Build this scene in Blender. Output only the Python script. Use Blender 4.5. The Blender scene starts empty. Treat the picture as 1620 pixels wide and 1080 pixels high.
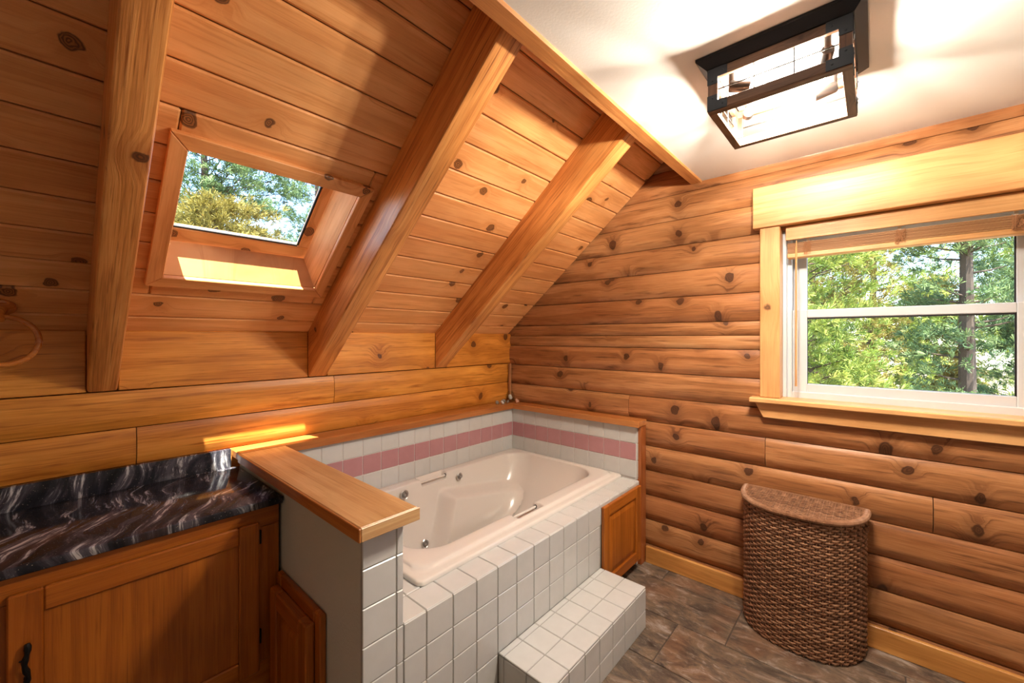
import bpy, bmesh, math, random
import numpy as np
from mathutils import Vector, Matrix

random.seed(7)
rng = np.random.default_rng(7)
scene = bpy.context.scene
col = scene.collection

# ------------------------------------------------------------------ camera
cam_d = bpy.data.cameras.new('camera')
cam = bpy.data.objects.new('camera', cam_d)
col.objects.link(cam)
cam.location = (0, 0, 1.42)
cam.rotation_euler = (math.radians(90), 0, math.radians(41.6 - 90))
cam_d.sensor_width = 36
cam_d.lens = 647.0 / 1620 * 36
cam_d.shift_y = -7.0 / 1620
cam_d.clip_start = 0.02
cam_d.clip_end = 300
scene.camera = cam

# ------------------------------------------------------------------ world, sun, exposure
world = bpy.data.worlds.new('sky_world')
scene.world = world
world.use_nodes = True
wn = world.node_tree
wn.nodes.clear()
w_out = wn.nodes.new('ShaderNodeOutputWorld')
w_bg = wn.nodes.new('ShaderNodeBackground')
w_sky = wn.nodes.new('ShaderNodeTexSky')
w_sky.sky_type = 'NISHITA'
w_sky.sun_disc = False
w_sky.sun_elevation = math.radians(67.4)
w_sky.sun_rotation = math.radians(202.6)
w_sky.altitude = 2000
w_bg.inputs['Strength'].default_value = 0.32
wn.links.new(w_sky.outputs[0], w_bg.inputs['Color'])
wn.links.new(w_bg.outputs[0], w_out.inputs['Surface'])

SUN_DIR = Vector((0.16, 0.385, -1.0)).normalized()
sun_d = bpy.data.lights.new('sun_offscreen', 'SUN')
sun_d.energy = 8.5
sun_d.angle = math.radians(0.6)
sun_d.color = (1.0, 0.94, 0.85)
sun = bpy.data.objects.new('sun_offscreen', sun_d)
col.objects.link(sun)
sun.rotation_euler = SUN_DIR.to_track_quat('-Z', 'Y').to_euler()
sun.location = (-3, -6, 20)

scene.view_settings.view_transform = 'Standard'
scene.view_settings.look = 'None'
scene.view_settings.gamma = 1.0
scene.view_settings.use_curve_mapping = False
scene.view_settings.exposure = 2.05

BULB_W = 9.0        # each of the four bulbs of the caged fixture

# ------------------------------------------------------------------ key dimensions (metres)
XW = 2.523          # face of the window wall
YW = 2.270          # face of the knee wall
ZC = 2.330          # flat ceiling
XB, YB = -1.70, -1.70
YE, ZE = 2.275, 1.441               # eave line of the sloped ceiling
TH = math.atan(0.812)
CT, ST = math.cos(TH), math.sin(TH)
SKY_X0, SKY_X1, SKY_S0, SKY_S1 = 0.279, 0.834, 0.344, 0.891


def SL(x, s, t=0.0):
    """point on the sloped ceiling: x along, s up the slope, t outwards through the roof"""
    return Vector((x, YE - s * CT + t * ST, ZE + s * ST + t * CT))


M_SLOPE = Matrix(((1, 0, 0, 0), (0, -CT, ST, YE), (0, ST, CT, ZE), (0, 0, 0, 1)))   # left-handed: only for points
# right-handed frame: local X = world X, local Y = down the slope, local Z = outwards
M_SLOPE_RH = Matrix(((1, 0, 0, 0), (0, CT, ST, YE), (0, -ST, CT, ZE), (0, 0, 0, 1)))

# ------------------------------------------------------------------ materials
MATS = {}


def lin(r, g, b):
    f = lambda c: (c / 255 / 12.92) if c / 255 <= 0.04045 else ((c / 255 + 0.055) / 1.055) ** 2.4
    return (f(r), f(g), f(b), 1.0)


class NT:
    def __init__(self, name):
        self.m = bpy.data.materials.new(name)
        self.m.use_nodes = True
        self.t = self.m.node_tree
        self.t.nodes.clear()
        self.out = self.n('ShaderNodeOutputMaterial')
        self.b = self.n('ShaderNodeBsdfPrincipled')
        self.l(self.b.outputs[0], self.out.inputs['Surface'])
        MATS[name] = self.m

    def n(self, typ, **kw):
        nd = self.t.nodes.new(typ)
        for k, v in kw.items():
            setattr(nd, k, v)
        return nd

    def l(self, a, b):
        self.t.links.new(a, b)

    def val(self, sock, v):
        if isinstance(v, (int, float, tuple, list)):
            sock.default_value = v
        else:
            self.l(v, sock)

    def math(self, op, a, b=0.0, c=0.0, clamp=False):
        nd = self.n('ShaderNodeMath', operation=op)
        nd.use_clamp = clamp
        for i, v in enumerate((a, b, c)):
            self.val(nd.inputs[i], v)
        return nd.outputs[0]

    def vmath(self, op, a, b):
        nd = self.n('ShaderNodeVectorMath', operation=op)
        self.val(nd.inputs[0], a)
        self.val(nd.inputs[1], b)
        return nd.outputs[0]

    def xyz(self, x, y, z):
        nd = self.n('ShaderNodeCombineXYZ')
        for i, v in enumerate((x, y, z)):
            self.val(nd.inputs[i], v)
        return nd.outputs[0]

    def sep(self, v):
        nd = self.n('ShaderNodeSeparateXYZ')
        self.l(v, nd.inputs[0])
        return nd.outputs

    def noise(self, vec, scale, detail=3.0, rough=0.5, dist=0.0):
        nd = self.n('ShaderNodeTexNoise')
        self.l(vec, nd.inputs['Vector'])
        nd.inputs['Scale'].default_value = scale
        nd.inputs['Detail'].default_value = detail
        nd.inputs['Roughness'].default_value = rough
        nd.inputs['Distortion'].default_value = dist
        return nd.outputs[0]

    def ramp(self, fac, stops):
        nd = self.n('ShaderNodeValToRGB')
        self.val(nd.inputs[0], fac)
        e = nd.color_ramp.elements
        while len(e) < len(stops):
            e.new(0.5)
        for el, (p, c) in zip(e, stops):
            el.position = p
            el.color = c
        return nd.outputs[0]

    def mix(self, fac, a, b, mode='MIX'):
        nd = self.n('ShaderNodeMix', data_type='RGBA', blend_type=mode)
        self.val(nd.inputs[0], fac)
        self.val(nd.inputs[6], a)
        self.val(nd.inputs[7], b)
        return nd.outputs[2]

    def maprange(self, v, a, b, c, d, smooth=False):
        nd = self.n('ShaderNodeMapRange')
        if smooth:
            nd.interpolation_type = 'SMOOTHSTEP'
        self.val(nd.inputs[0], v)
        for i, x in enumerate((a, b, c, d)):
            nd.inputs[i + 1].default_value = x
        return nd.outputs[0]

    def bump(self, h, strength=0.2, dist=0.002):
        nd = self.n('ShaderNodeBump')
        nd.inputs['Strength'].default_value = strength
        nd.inputs['Distance'].default_value = dist
        self.l(h, nd.inputs['Height'])
        self.l(nd.outputs[0], self.b.inputs['Normal'])

    def set(self, color=None, rough=None, metal=None, spec=None, coat=None):
        for k, v in (('Base Color', color), ('Roughness', rough), ('Metallic', metal),
                     ('Specular IOR Level', spec), ('Coat Weight', coat)):
            if v is not None:
                self.val(self.b.inputs[k], v)
        return self.m


def plain(name, c, rough=0.5, metal=0.0, spec=0.5, coat=0.0, vary=0.0):
    k = NT(name)
    if vary:
        tc = k.n('ShaderNodeTexCoord').outputs['Object']
        nz = k.noise(tc, 25.0, 3)
        dark = tuple(x * (1 - vary) for x in c[:3]) + (1,)
        k.set(k.mix(nz, dark, c), rough, metal, spec, coat)
    else:
        k.set(c, rough, metal, spec, coat)
    return k.m


def wood(name, light, mid, dark, knot_scale=4.2, knot_size=0.075, rough=0.38, grain=16.0, contrast=1.0,
         tint=0.12, coat=0.0, knot_col=lin(62, 34, 20)):
    """stained wood, grain along the object's own X axis, knots scattered over the face"""
    k = NT(name)
    tc = k.n('ShaderNodeTexCoord').outputs['Object']
    oi = k.n('ShaderNodeObjectInfo').outputs['Random']
    off = k.xyz(k.math('MULTIPLY', oi, 61.3), k.math('MULTIPLY', oi, 23.7), k.math('MULTIPLY', oi, 9.1))
    v = k.vmath('ADD', tc, off)
    x, y, z = k.sep(v)
    yz = k.math('ADD', y, k.math('MULTIPLY', z, 0.83))
    flat = k.xyz(x, yz, 0.0)
    wob = k.noise(flat, 22.0, 3)
    flat2 = k.vmath('ADD', flat, k.xyz(k.math('MULTIPLY', wob, 0.040), k.math('MULTIPLY', wob, 0.022), 0.0))
    vo = k.n('ShaderNodeTexVoronoi', voronoi_dimensions='2D')
    k.l(flat2, vo.inputs['Vector'])
    vo.inputs['Scale'].default_value = knot_scale
    vo.inputs['Randomness'].default_value = 0.95
    d = vo.outputs['Distance']
    rnd = k.sep(vo.outputs['Color'])[0]
    rad = k.math('MULTIPLY', k.maprange(rnd, 0.15, 1.0, 0.15, 1.0), knot_size)
    q = k.math('SUBTRACT', d, rad)                       # <0 inside the knot
    inside = k.maprange(q, -0.012, 0.012, 1.0, 0.0, True)
    on = k.math('GREATER_THAN', rad, knot_size * 0.52)
    inside = k.math('MULTIPLY', inside, on)
    halo = k.math('MULTIPLY', k.math('POWER', k.maprange(q, 0.0, 0.30, 1.0, 0.0, True), 2.0), on)
    # grain bends round the knots
    yb = k.math('ADD', k.math('MULTIPLY', yz, grain), k.math('MULTIPLY', halo, 0.55))
    gv = k.xyz(k.math('MULTIPLY', x, 0.9), yb, 0.0)
    g1 = k.noise(gv, 1.0, 5, 0.6, 0.35)
    fine = k.noise(k.xyz(k.math('MULTIPLY', x, 6.0), k.math('MULTIPLY', yz, 260.0), 0.0), 1.0, 2)
    rings = k.math('SINE', k.math('MULTIPLY', g1, 38.0))
    g2 = k.math('ADD', k.math('MULTIPLY', g1, 0.8), k.math('MULTIPLY', rings, 0.035 * contrast))
    g2 = k.math('ADD', g2, k.math('MULTIPLY', k.math('SUBTRACT', fine, 0.5), 0.34 * contrast))
    c = k.ramp(g2, [(0.12, dark), (0.40, mid), (0.66, light)])
    # resin streaks and patchy stain
    streak = k.noise(k.xyz(k.math('MULTIPLY', x, 3.0), k.math('MULTIPLY', yb, 4.5), 3.0), 1.0, 4, 0.65, 0.2)
    c = k.mix(k.maprange(streak, 0.52, 0.72, 0.0, 0.8 * contrast, True), c, dark)
    blot = k.noise(k.xyz(k.math('MULTIPLY', x, 2.6), k.math('MULTIPLY', yz, 8.0), 7.0), 1.0, 3, 0.55)
    bv = k.maprange(blot, 0.3, 0.7, 1.0 - 0.13 * contrast, 1.0 + 0.13 * contrast)
    c = k.mix(1.0, c, k.xyz(bv, k.math('POWER', bv, 1.3), k.math('POWER', bv, 1.7)), 'MULTIPLY')
    # board to board tint
    tv = k.maprange(oi, 0.0, 1.0, 1.0 - tint, 1.0 + tint)
    c = k.mix(1.0, c, k.xyz(tv, k.math('MULTIPLY', tv, tv), k.math('POWER', tv, 2.6)), 'MULTIPLY')
    c = k.mix(k.math('MULTIPLY', halo, 0.45), c, dark)
    if knot_size > 0:
        kring = k.math('SINE', k.math('MULTIPLY', d, 210.0))
        kc = k.mix(k.maprange(kring, -1, 1, 0.05, 0.60), knot_col, dark)
        kc = k.mix(k.maprange(q, -0.028, -0.006, 0.0, 0.80, True), kc, knot_col)
        c = k.mix(k.math('MULTIPLY', inside, 0.95), c, kc)
    rr = k.maprange(g1, 0.2, 0.8, rough + 0.08, rough - 0.06)
    k.set(c, rr, 0.0, 0.45, coat)
    k.bump(k.math('ADD', k.math('MULTIPLY', fine, 0.4), rings), 0.10, 0.0012)
    return k.m


wood('ceiling_pine', lin(242, 186, 128), lin(232, 166, 104), lin(202, 130, 68), knot_scale=4.4, rough=0.42, tint=0.06, contrast=0.9, knot_size=0.115, coat=0.0)
wood('rafter_fir', lin(230, 168, 102), lin(212, 140, 74), lin(152, 84, 38), knot_scale=3.0, knot_size=0.07, rough=0.40, grain=26, contrast=1.3, tint=0.05)
wood('honey_log', lin(230, 162, 78), lin(214, 140, 54), lin(164, 92, 28), knot_scale=3.2, knot_size=0.075, rough=0.38, tint=0.05, grain=15, contrast=1.25)
wood('brown_log', lin(194, 142, 96), lin(168, 112, 68), lin(108, 66, 38), knot_scale=4.2, knot_size=0.105, rough=0.36, tint=0.10, grain=15, contrast=1.25)
wood('trim_cedar', lin(228, 180, 124), lin(214, 160, 102), lin(180, 120, 66), knot_scale=1.5, knot_size=0.03, rough=0.42, tint=0.03, grain=20, contrast=0.8)
wood('fascia_pine', lin(224, 166, 106), lin(208, 144, 84), lin(170, 104, 54), knot_scale=1.0, knot_size=0.02, rough=0.35, tint=0.02, grain=20)
wood('base_pine', lin(226, 170, 100), lin(208, 146, 76), lin(164, 100, 44), knot_scale=2.4, knot_size=0.05, rough=0.38, tint=0.03, grain=16)
wood('cabinet_oak', lin(182, 108, 34), lin(164, 89, 20), lin(124, 62, 10), knot_scale=0.5, knot_size=0.0, rough=0.40, tint=0.05, grain=34, contrast=0.9, coat=0.05)
wood('cap_oak', lin(208, 172, 124), lin(192, 150, 102), lin(160, 116, 70), knot_scale=0.6, knot_size=0.0, rough=0.32, tint=0.03, grain=22, coat=0.3)
wood('cap_honey', lin(196, 134, 74), lin(178, 112, 56), lin(138, 78, 34), knot_scale=0.6, knot_size=0.0, rough=0.30, tint=0.03, grain=22, coat=0.3)
wood('cap_stained', lin(178, 108, 56), lin(158, 86, 40), lin(118, 58, 24), knot_scale=0.6, knot_size=0.0, rough=0.30, tint=0.03, grain=22, coat=0.3)
wood('weathered_brown', lin(128, 92, 68), lin(100, 68, 48), lin(62, 40, 28), knot_scale=3, knot_size=0.03, rough=0.5, tint=0.08, grain=30)
wood('ring_maple', lin(212, 140, 70), lin(196, 118, 52), lin(160, 88, 36), knot_scale=0.5, knot_size=0.0, rough=0.25, tint=0.0, grain=40, coat=0.4)
wood('blind_slat', lin(196, 150, 106), lin(178, 130, 88), lin(146, 100, 62), knot_scale=0.5, knot_size=0.0, rough=0.5, tint=0.08, grain=60)
wood('blind_wood', lin(222, 176, 122), lin(208, 156, 98), lin(176, 122, 70), knot_scale=0.5, knot_size=0.0, rough=0.42, tint=0.06, grain=60)
plain('valley_backing', lin(168, 122, 78), 0.8)
plain('white_vinyl', lin(206, 210, 214), 0.35)
plain('black_gasket', lin(22, 20, 20), 0.5)
plain('black_iron', lin(24, 23, 23), 0.45, 0.6)
plain('dark_bracket', lin(52, 56, 62), 0.45, 0.75)
plain('wire_metal', lin(40, 37, 34), 0.5, 0.5)
plain('chrome', lin(206, 204, 202), 0.28, 0.9)
plain('fixture_plate', lin(176, 172, 168), 0.4, 0.5)
plain('socket_black', lin(44, 40, 38), 0.30, 0.6)
plain('white_paint', lin(228, 226, 220), 0.7)
plain('cord_white', lin(225, 222, 214), 0.7)
plain('twine', lin(176, 124, 84), 0.8)
plain('shell_white', lin(226, 220, 212), 0.45, vary=0.25)
plain('shell_pink', lin(206, 158, 130), 0.5, vary=0.3)
plain('shell_grey', lin(150, 142, 128), 0.5, vary=0.4)
plain('tub_acrylic', lin(216, 211, 204), 0.16, spec=0.5, coat=0.25)
plain('jet_grey', lin(120, 116, 112), 0.4, 0.3)

# white and rose glazed tile
for nm, c1, c2 in (('white_tile', lin(206, 207, 205), lin(195, 197, 195)), ('rose_tile', lin(186, 138, 142), lin(174, 126, 131))):
    k = NT(nm)
    tc = k.n('ShaderNodeTexCoord').outputs['Object']
    oi = k.n('ShaderNodeObjectInfo').outputs['Random']
    nz = k.noise(k.vmath('ADD', tc, k.xyz(k.math('MULTIPLY', oi, 31.0), oi, 0.0)), 22.0, 3)
    c = k.mix(nz, c2, c1)
    tv = k.maprange(oi, 0, 1, 0.95, 1.0)
    k.set(k.mix(1.0, c, k.xyz(tv, tv, tv), 'MULTIPLY'), 0.20, 0, 0.5)
    k.bump(k.noise(tc, 18.0, 1), 0.12, 0.002)
plain('grout', lin(156, 154, 148), 0.95)
plain('grout_pale', lin(206, 200, 196), 0.95)

# painted drywall with orange-peel texture
for nm, c, sc, st in (('ceiling_paint', lin(240, 239, 235), 160.0, 0.10), ('stucco_grey', lin(200, 202, 194), 95.0, 0.5), ('wall_paint', lin(226, 222, 212), 140.0, 0.1)):
    k = NT(nm)
    tc = k.n('ShaderNodeTexCoord').outputs['Object']
    h = k.noise(tc, sc, 2)
    k.set(c, 0.75, 0, 0.3)
    k.bump(h, st, 0.003)

# slate-look floor tile
k = NT('slate_tile')
tc = k.n('ShaderNodeTexCoord').outputs['Object']
oi = k.n('ShaderNodeObjectInfo').outputs['Random']
v = k.vmath('ADD', tc, k.xyz(k.math('MULTIPLY', oi, 41.0), k.math('MULTIPLY', oi, 17.0), 0.0))
x, y, z = k.sep(v)
vs = k.xyz(k.math('MULTIPLY', x, 0.45), y, z)
n1 = k.noise(vs, 12.0, 9, 0.72, 0.8)
n2 = k.noise(vs, 34.0, 6, 0.7, 0.6)
n3 = k.noise(v, 3.0, 3, 0.5)
c = k.ramp(n1, [(0.34, lin(52, 44, 38)), (0.46, lin(92, 80, 70)), (0.55, lin(122, 102, 84)), (0.68, lin(164, 156, 150))])
c = k.mix(k.maprange(n3, 0.48, 0.64, 0.0, 0.35, True), c, lin(136, 90, 58))
c = k.mix(k.maprange(n2, 0.54, 0.70, 0.0, 0.55, True), c, lin(172, 164, 158))
c = k.mix(k.maprange(n2, 0.28, 0.42, 0.6, 0.0, True), c, lin(50, 42, 38))
k.set(c, k.maprange(n2, 0.3, 0.7, 0.5, 0.32), 0, 0.45)
k.bump(n1, 0.3, 0.004)
plain('floor_grout', lin(84, 74, 66), 0.95)

# polished dark granite with pale swirls
k = NT('swirl_granite')
tc = k.n('ShaderNodeTexCoord').outputs['Object']
warp = k.n('ShaderNodeTexNoise')
k.l(tc, warp.inputs['Vector'])
warp.inputs['Scale'].default_value = 2.6
warp.inputs['Detail'].default_value = 2.0
wv = k.vmath('SUBTRACT', warp.outputs['Color'], (0.5, 0.5, 0.5))
wv = k.vmath('MULTIPLY', wv, (0.30, 0.24, 0.1))
v = k.vmath('ADD', tc, wv)
x, y, z = k.sep(v)
bands = k.noise(k.xyz(k.math('MULTIPLY', x, 5.5), k.math('MULTIPLY', y, 1.0), k.math('MULTIPLY', z, 0.3)), 3.2, 6, 0.62, 0.4)
fineb = k.noise(k.xyz(k.math('MULTIPLY', x, 26.0), k.math('MULTIPLY', y, 4.0), k.math('MULTIPLY', z, 1.5)), 2.4, 5, 0.7, 0.3)
speck = k.noise(tc, 190.0, 2, 0.6)
c = k.ramp(bands, [(0.30, lin(20, 21, 24)), (0.48, lin(44, 44, 50)), (0.60, lin(84, 80, 88)), (0.75, lin(52, 50, 58))])
tan = k.noise(k.xyz(k.math('MULTIPLY', x, 2.0), y, z), 3.0, 3)
c = k.mix(k.maprange(tan, 0.58, 0.74, 0.0, 0.25, True), c, lin(104, 66, 42))
vein = k.math('MULTIPLY', k.maprange(bands, 0.52, 0.59, 0.0, 1.0, True), k.maprange(fineb, 0.47, 0.60, 0.0, 1.0, True))
c = k.mix(k.math('MULTIPLY', vein, 0.85), c, lin(206, 204, 204))
c = k.mix(k.maprange(speck, 0.66, 0.74, 0.0, 0.6, True), c, lin(176, 164, 150))
k.set(c, 0.10, 0, 0.13)

# wicker
k = NT('wicker')
tc = k.n('ShaderNodeTexCoord').outputs['Object']
isl = k.n('ShaderNodeNewGeometry').outputs['Random Per Island']
nz = k.noise(tc, 55.0, 3)
f = k.math('ADD', k.math('MULTIPLY', isl, 0.45), k.math('MULTIPLY', nz, 0.6))
k.set(k.ramp(f, [(0.15, lin(84, 55, 39)), (0.5, lin(134, 94, 68)), (0.85, lin(180, 136, 104))]), 0.5, 0, 0.4)
plain('wicker_dark', lin(134, 94, 68), 0.8)

# leaf and bark
for nm, a, b, c3 in (('needle_green', lin(70, 92, 38), lin(122, 142, 60), lin(190, 192, 102)),
                     ('needle_bluegreen', lin(55, 79, 55), lin(88, 114, 72), lin(138, 156, 100)),
                     ('needle_olive', lin(86, 80, 32), lin(128, 116, 52), lin(162, 148, 78)),
                     ('needle_rust', lin(92, 64, 38), lin(126, 96, 56), lin(150, 130, 76))):
    k = NT(nm)
    isl = k.n('ShaderNodeNewGeometry').outputs['Random Per Island']
    tc = k.n('ShaderNodeTexCoord').outputs['Object']
    nz = k.noise(tc, 1.6, 2)
    f = k.math('ADD', k.math('MULTIPLY', isl, 0.5), k.math('MULTIPLY', nz, 0.55))
    cc = k.ramp(f, [(0.2, a), (0.5, b), (0.85, c3)])
    k.set(cc, 0.6, 0, 0.3)
    tr = k.n('ShaderNodeBsdfTranslucent')
    k.l(cc, tr.inputs['Color'])
    mx = k.n('ShaderNodeMixShader')
    mx.inputs[0].default_value = 0.3
    k.l(k.b.outputs[0], mx.inputs[1])
    k.l(tr.outputs[0], mx.inputs[2])
    k.l(mx.outputs[0], k.out.inputs['Surface'])
plain('bark', lin(88, 72, 60), 0.9, vary=0.5)
k = NT('dry_grass')
tc = k.n('ShaderNodeTexCoord').outputs['Object']
k.set(k.ramp(k.noise(tc, 0.9, 6, 0.7), [(0.3, lin(104, 92, 66)), (0.55, lin(138, 124, 98)), (0.75, lin(84, 90, 56))]), 0.95)


def glass_mat(name, tint=(0.96, 0.98, 0.97, 1), refl=0.10):
    k = NT(name)
    tr = k.n('ShaderNodeBsdfTransparent')
    tr.inputs[0].default_value = tint
    gl = k.n('ShaderNodeBsdfGlossy')
    gl.inputs['Roughness'].default_value = 0.02
    mx = k.n('ShaderNodeMixShader')
    mx.inputs[0].default_value = refl * 0.4
    k.l(tr.outputs[0], mx.inputs[1])
    k.l(gl.outputs[0], mx.inputs[2])
    k.l(mx.outputs[0], k.out.inputs['Surface'])
    return k.m


glass_mat('pane_glass', refl=0.07)
glass_mat('bulb_glass', (1.0, 0.97, 0.92, 1), 0.1)
glass_mat('jar_glass', (0.93, 0.94, 0.93, 1), 0.1)
k = NT('filament')
k.b.inputs['Emission Color'].default_value = (1.0, 0.72, 0.40, 1)
k.b.inputs['Emission Strength'].default_value = 60.0
# ------------------------------------------------------------------ object helpers
WM = {}


def place(o, M, parent=None):
    if parent is not None:
        o.parent = parent
        o.matrix_basis = WM[parent.name].inverted() @ M
    else:
        o.matrix_basis = M
    WM[o.name] = M.copy()
    return o


def tag(o, label=None, cat=None, group=None, kind=None):
    for key, v in (('label', label), ('category', cat), ('group', group), ('kind', kind)):
        if v:
            o[key] = v
    return o


def empty(name, loc, label, cat, group=None, kind=None):
    o = bpy.data.objects.new(name, None)
    o.empty_display_size = 0.05
    col.objects.link(o)
    place(o, Matrix.Translation(Vector(loc)))
    return tag(o, label, cat, group, kind)


def link(name, me, M, parent=None):
    o = bpy.data.objects.new(name, me)
    col.objects.link(o)
    return place(o, M, parent)


def from_bm(name, bm, mat, M=None, parent=None, smooth=False, angle=35):
    """bm is in world coordinates; M becomes the object's frame"""
    M = M or Matrix.Identity(4)
    bm.transform(M.inverted())
    me = bpy.data.meshes.new(name)
    bm.to_mesh(me)
    bm.free()
    me.materials.append(MATS[mat])
    if smooth:
        me.polygons.foreach_set('use_smooth', [True] * len(me.polygons))
        me.set_sharp_from_angle(angle=math.radians(angle))
    return link(name, me, M, parent)


_box_cache = {}


def box_mesh(sx, sy, sz, mat, bev):
    key = (round(sx, 4), round(sy, 4), round(sz, 4), mat, bev)
    if key not in _box_cache:
        bm = bmesh.new()
        bmesh.ops.create_cube(bm, size=1.0)
        bmesh.ops.scale(bm, vec=(sx, sy, sz), verts=bm.verts)
        b = min(bev, min(sx, sy, sz) * 0.45)
        if b > 0:
            bmesh.ops.bevel(bm, geom=bm.edges[:], offset=b, segments=1, profile=0.5, affect='EDGES')
        me = bpy.data.meshes.new('board')
        bm.to_mesh(me)
        bm.free()
        me.materials.append(MATS[mat])
        _box_cache[key] = me
    return _box_cache[key]


ROT = {'X': Matrix.Identity(4),
       'Y': Matrix(((0, -1, 0, 0), (1, 0, 0, 0), (0, 0, 1, 0), (0, 0, 0, 1))),
       'Z': Matrix(((0, 0, -1, 0), (0, 1, 0, 0), (1, 0, 0, 0), (0, 0, 0, 1)))}


def wbox(name, b, mat, parent=None, grain='X', bev=0.003, frame=None):
    """box b=(x0,x1,y0,y1,z0,z1) with the grain along the given axis"""
    x0, x1, y0, y1, z0, z1 = b
    c = Vector(((x0 + x1) / 2, (y0 + y1) / 2, (z0 + z1) / 2))
    s = (abs(x1 - x0), abs(y1 - y0), abs(z1 - z0))
    d = {'X': s, 'Y': (s[1], s[0], s[2]), 'Z': (s[2], s[1], s[0])}[grain]
    M = Matrix.Translation(c) @ ROT[grain]
    if frame is not None:
        M = frame @ M
    return link(name, box_mesh(*d, mat, bev), M, parent)


def add_box(bm, b, frame=None):
    x0, x1, y0, y1, z0, z1 = b
    vs = [bm.verts.new(Vector((x, y, z)) if frame is None else frame @ Vector((x, y, z)))
          for x in (x0, x1) for y in (y0, y1) for z in (z0, z1)]
    for f in ((0, 1, 3, 2), (4, 6, 7, 5), (0, 4, 5, 1), (2, 3, 7, 6), (0, 2, 6, 4), (1, 5, 7, 3)):
        bm.faces.new([vs[i] for i in f])


def add_tube(bm, pts, r, n=8, cap=True):
    pts = [Vector(p) for p in pts]
    rs = r if isinstance(r, (list, tuple)) else [r] * len(pts)
    rings = []
    for i, p in enumerate(pts):
        d = (pts[min(i + 1, len(pts) - 1)] - pts[max(i - 1, 0)]).normalized()
        up = Vector((0, 0, 1)) if abs(d.z) < 0.9 else Vector((1, 0, 0))
        a = d.cross(up).normalized()
        b = d.cross(a)
        rings.append([bm.verts.new(p + (a * math.cos(t) + b * math.sin(t)) * rs[i])
                      for t in (2 * math.pi * j / n for j in range(n))])
    for A, B in zip(rings, rings[1:]):
        for j in range(n):
            bm.faces.new((A[j], A[(j + 1) % n], B[(j + 1) % n], B[j]))
    if cap:
        bm.faces.new(rings[0][::-1])
        bm.faces.new(rings[-1])


def add_lathe(bm, prof, M, n=20):
    """prof [(r, h)] turned about local Z of M"""
    rings = []
    for r, h in prof:
        if r < 1e-6:
            rings.append([bm.verts.new(M @ Vector((0, 0, h)))])
        else:
            rings.append([bm.verts.new(M @ Vector((r * math.cos(t), r * math.sin(t), h)))
                          for t in (2 * math.pi * j / n for j in range(n))])
    for A, B in zip(rings, rings[1:]):
        for j in range(n):
            k2 = (j + 1) % n
            if len(A) == 1 and len(B) == 1:
                continue
            if len(A) == 1:
                bm.faces.new((A[0], B[k2], B[j]))
            elif len(B) == 1:
                bm.faces.new((A[j], A[k2], B[0]))
            else:
                bm.faces.new((A[j], A[k2], B[k2], B[j]))


def frame_to(p, d):
    """matrix at p with local Z along d"""
    d = Vector(d).normalized()
    return Matrix.Translation(Vector(p)) @ d.to_track_quat('Z', 'Y').to_matrix().to_4x4()


def log_piece(parent, axis, a0, a1, z0, z1, face, bulge=0.026, mat='brown_log', clip=False, name='log', depth=0.06):
    """half-round wall log. axis 'X': runs along X in front of the knee wall; 'Y': along Y on the window wall"""
    h = z1 - z0 - 0.004
    L = abs(a1 - a0) - 0.003
    prof = []
    nseg = 14
    for i in range(nseg + 1):
        t = -1 + 2 * i / nseg
        yy_ = bulge * (max(0.0, (-0.42 - t) / 0.58) ** 1.35 + 0.75 * max(0.0, (t - 0.35) / 0.65) ** 2.0 + 0.10 * t * t)
        prof.append((yy_, t * h / 2))
    prof += [(bulge + depth + 0.01, h / 2), (bulge + depth + 0.01, -h / 2)]
    bm = bmesh.new()
    ends = []
    for xx in (-L / 2, L / 2):
        ends.append([bm.verts.new((xx, y, z)) for y, z in prof])
    n = len(prof)
    for j in range(n):
        bm.faces.new((ends[0][j], ends[0][(j + 1) % n], ends[1][(j + 1) % n], ends[1][j]))
    bm.faces.new(ends[0][::-1])
    bm.faces.new(ends[1])
    if axis == 'X':
        M = Matrix.Translation(((a0 + a1) / 2, face, (z0 + z1) / 2))
    else:
        M = Matrix.Translation((face, (a0 + a1) / 2, (z0 + z1) / 2)) @ Matrix(((0, 1, 0, 0), (-1, 0, 0, 0), (0, 0, 1, 0), (0, 0, 0, 1)))
    bm.transform(M)
    if clip:
        nrm = Vector((0, ST, CT))
        co = SL(0, 0, 0.012)
        bmesh.ops.bisect_plane(bm, geom=bm.verts[:] + bm.edges[:] + bm.faces[:], plane_co=co, plane_no=nrm, clear_outer=True)
        if not bm.faces:
            bm.free()
            return None
        edges = [e for e in bm.edges if e.is_boundary]
        if edges:
            bmesh.ops.holes_fill(bm, edges=edges)
    bmesh.ops.recalc_face_normals(bm, faces=bm.faces)
    return from_bm(name, bm, mat, M, parent, True, 40)


# ================================================================== THE SETTING
# ------------------------------------------------------------------ floor
floor = empty('floor', (0, 0, 0), 'brown and grey slate-look tile floor', 'floor', kind='structure')
wbox('floor_slab', (XB, XW + 0.08, YB, YW + 0.08, -0.06, -0.004), 'floor_grout', floor, bev=0)
TW, TL = 0.313, 0.612
offs = {0: 0.73, 1: 0.517, 2: 0.672}
ci = 0
xcol = 1.749 - 11 * TW
while xcol < XW:
    idx = int(round((xcol - 1.749) / TW))
    o = {0: 0.73, 1: 0.517, 2: 0.935}[idx % 3]
    y0 = o - 6 * TL
    while y0 < YW:
        ya, yb = max(y0, YB), min(y0 + TL, YW)
        xa, xb = max(xcol, XB), min(xcol + TW, XW + 0.01)
        if yb - ya > 0.03 and xb - xa > 0.02 and not (ya > 1.15 and xa > -0.95):
            wbox('tile', (xa + 0.0025, xb - 0.0025, ya + 0.0025, yb - 0.0025, -0.012, 0.0), 'slate_tile', floor, 'Y', 0.0015)
        y0 += TL
    xcol += TW

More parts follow.
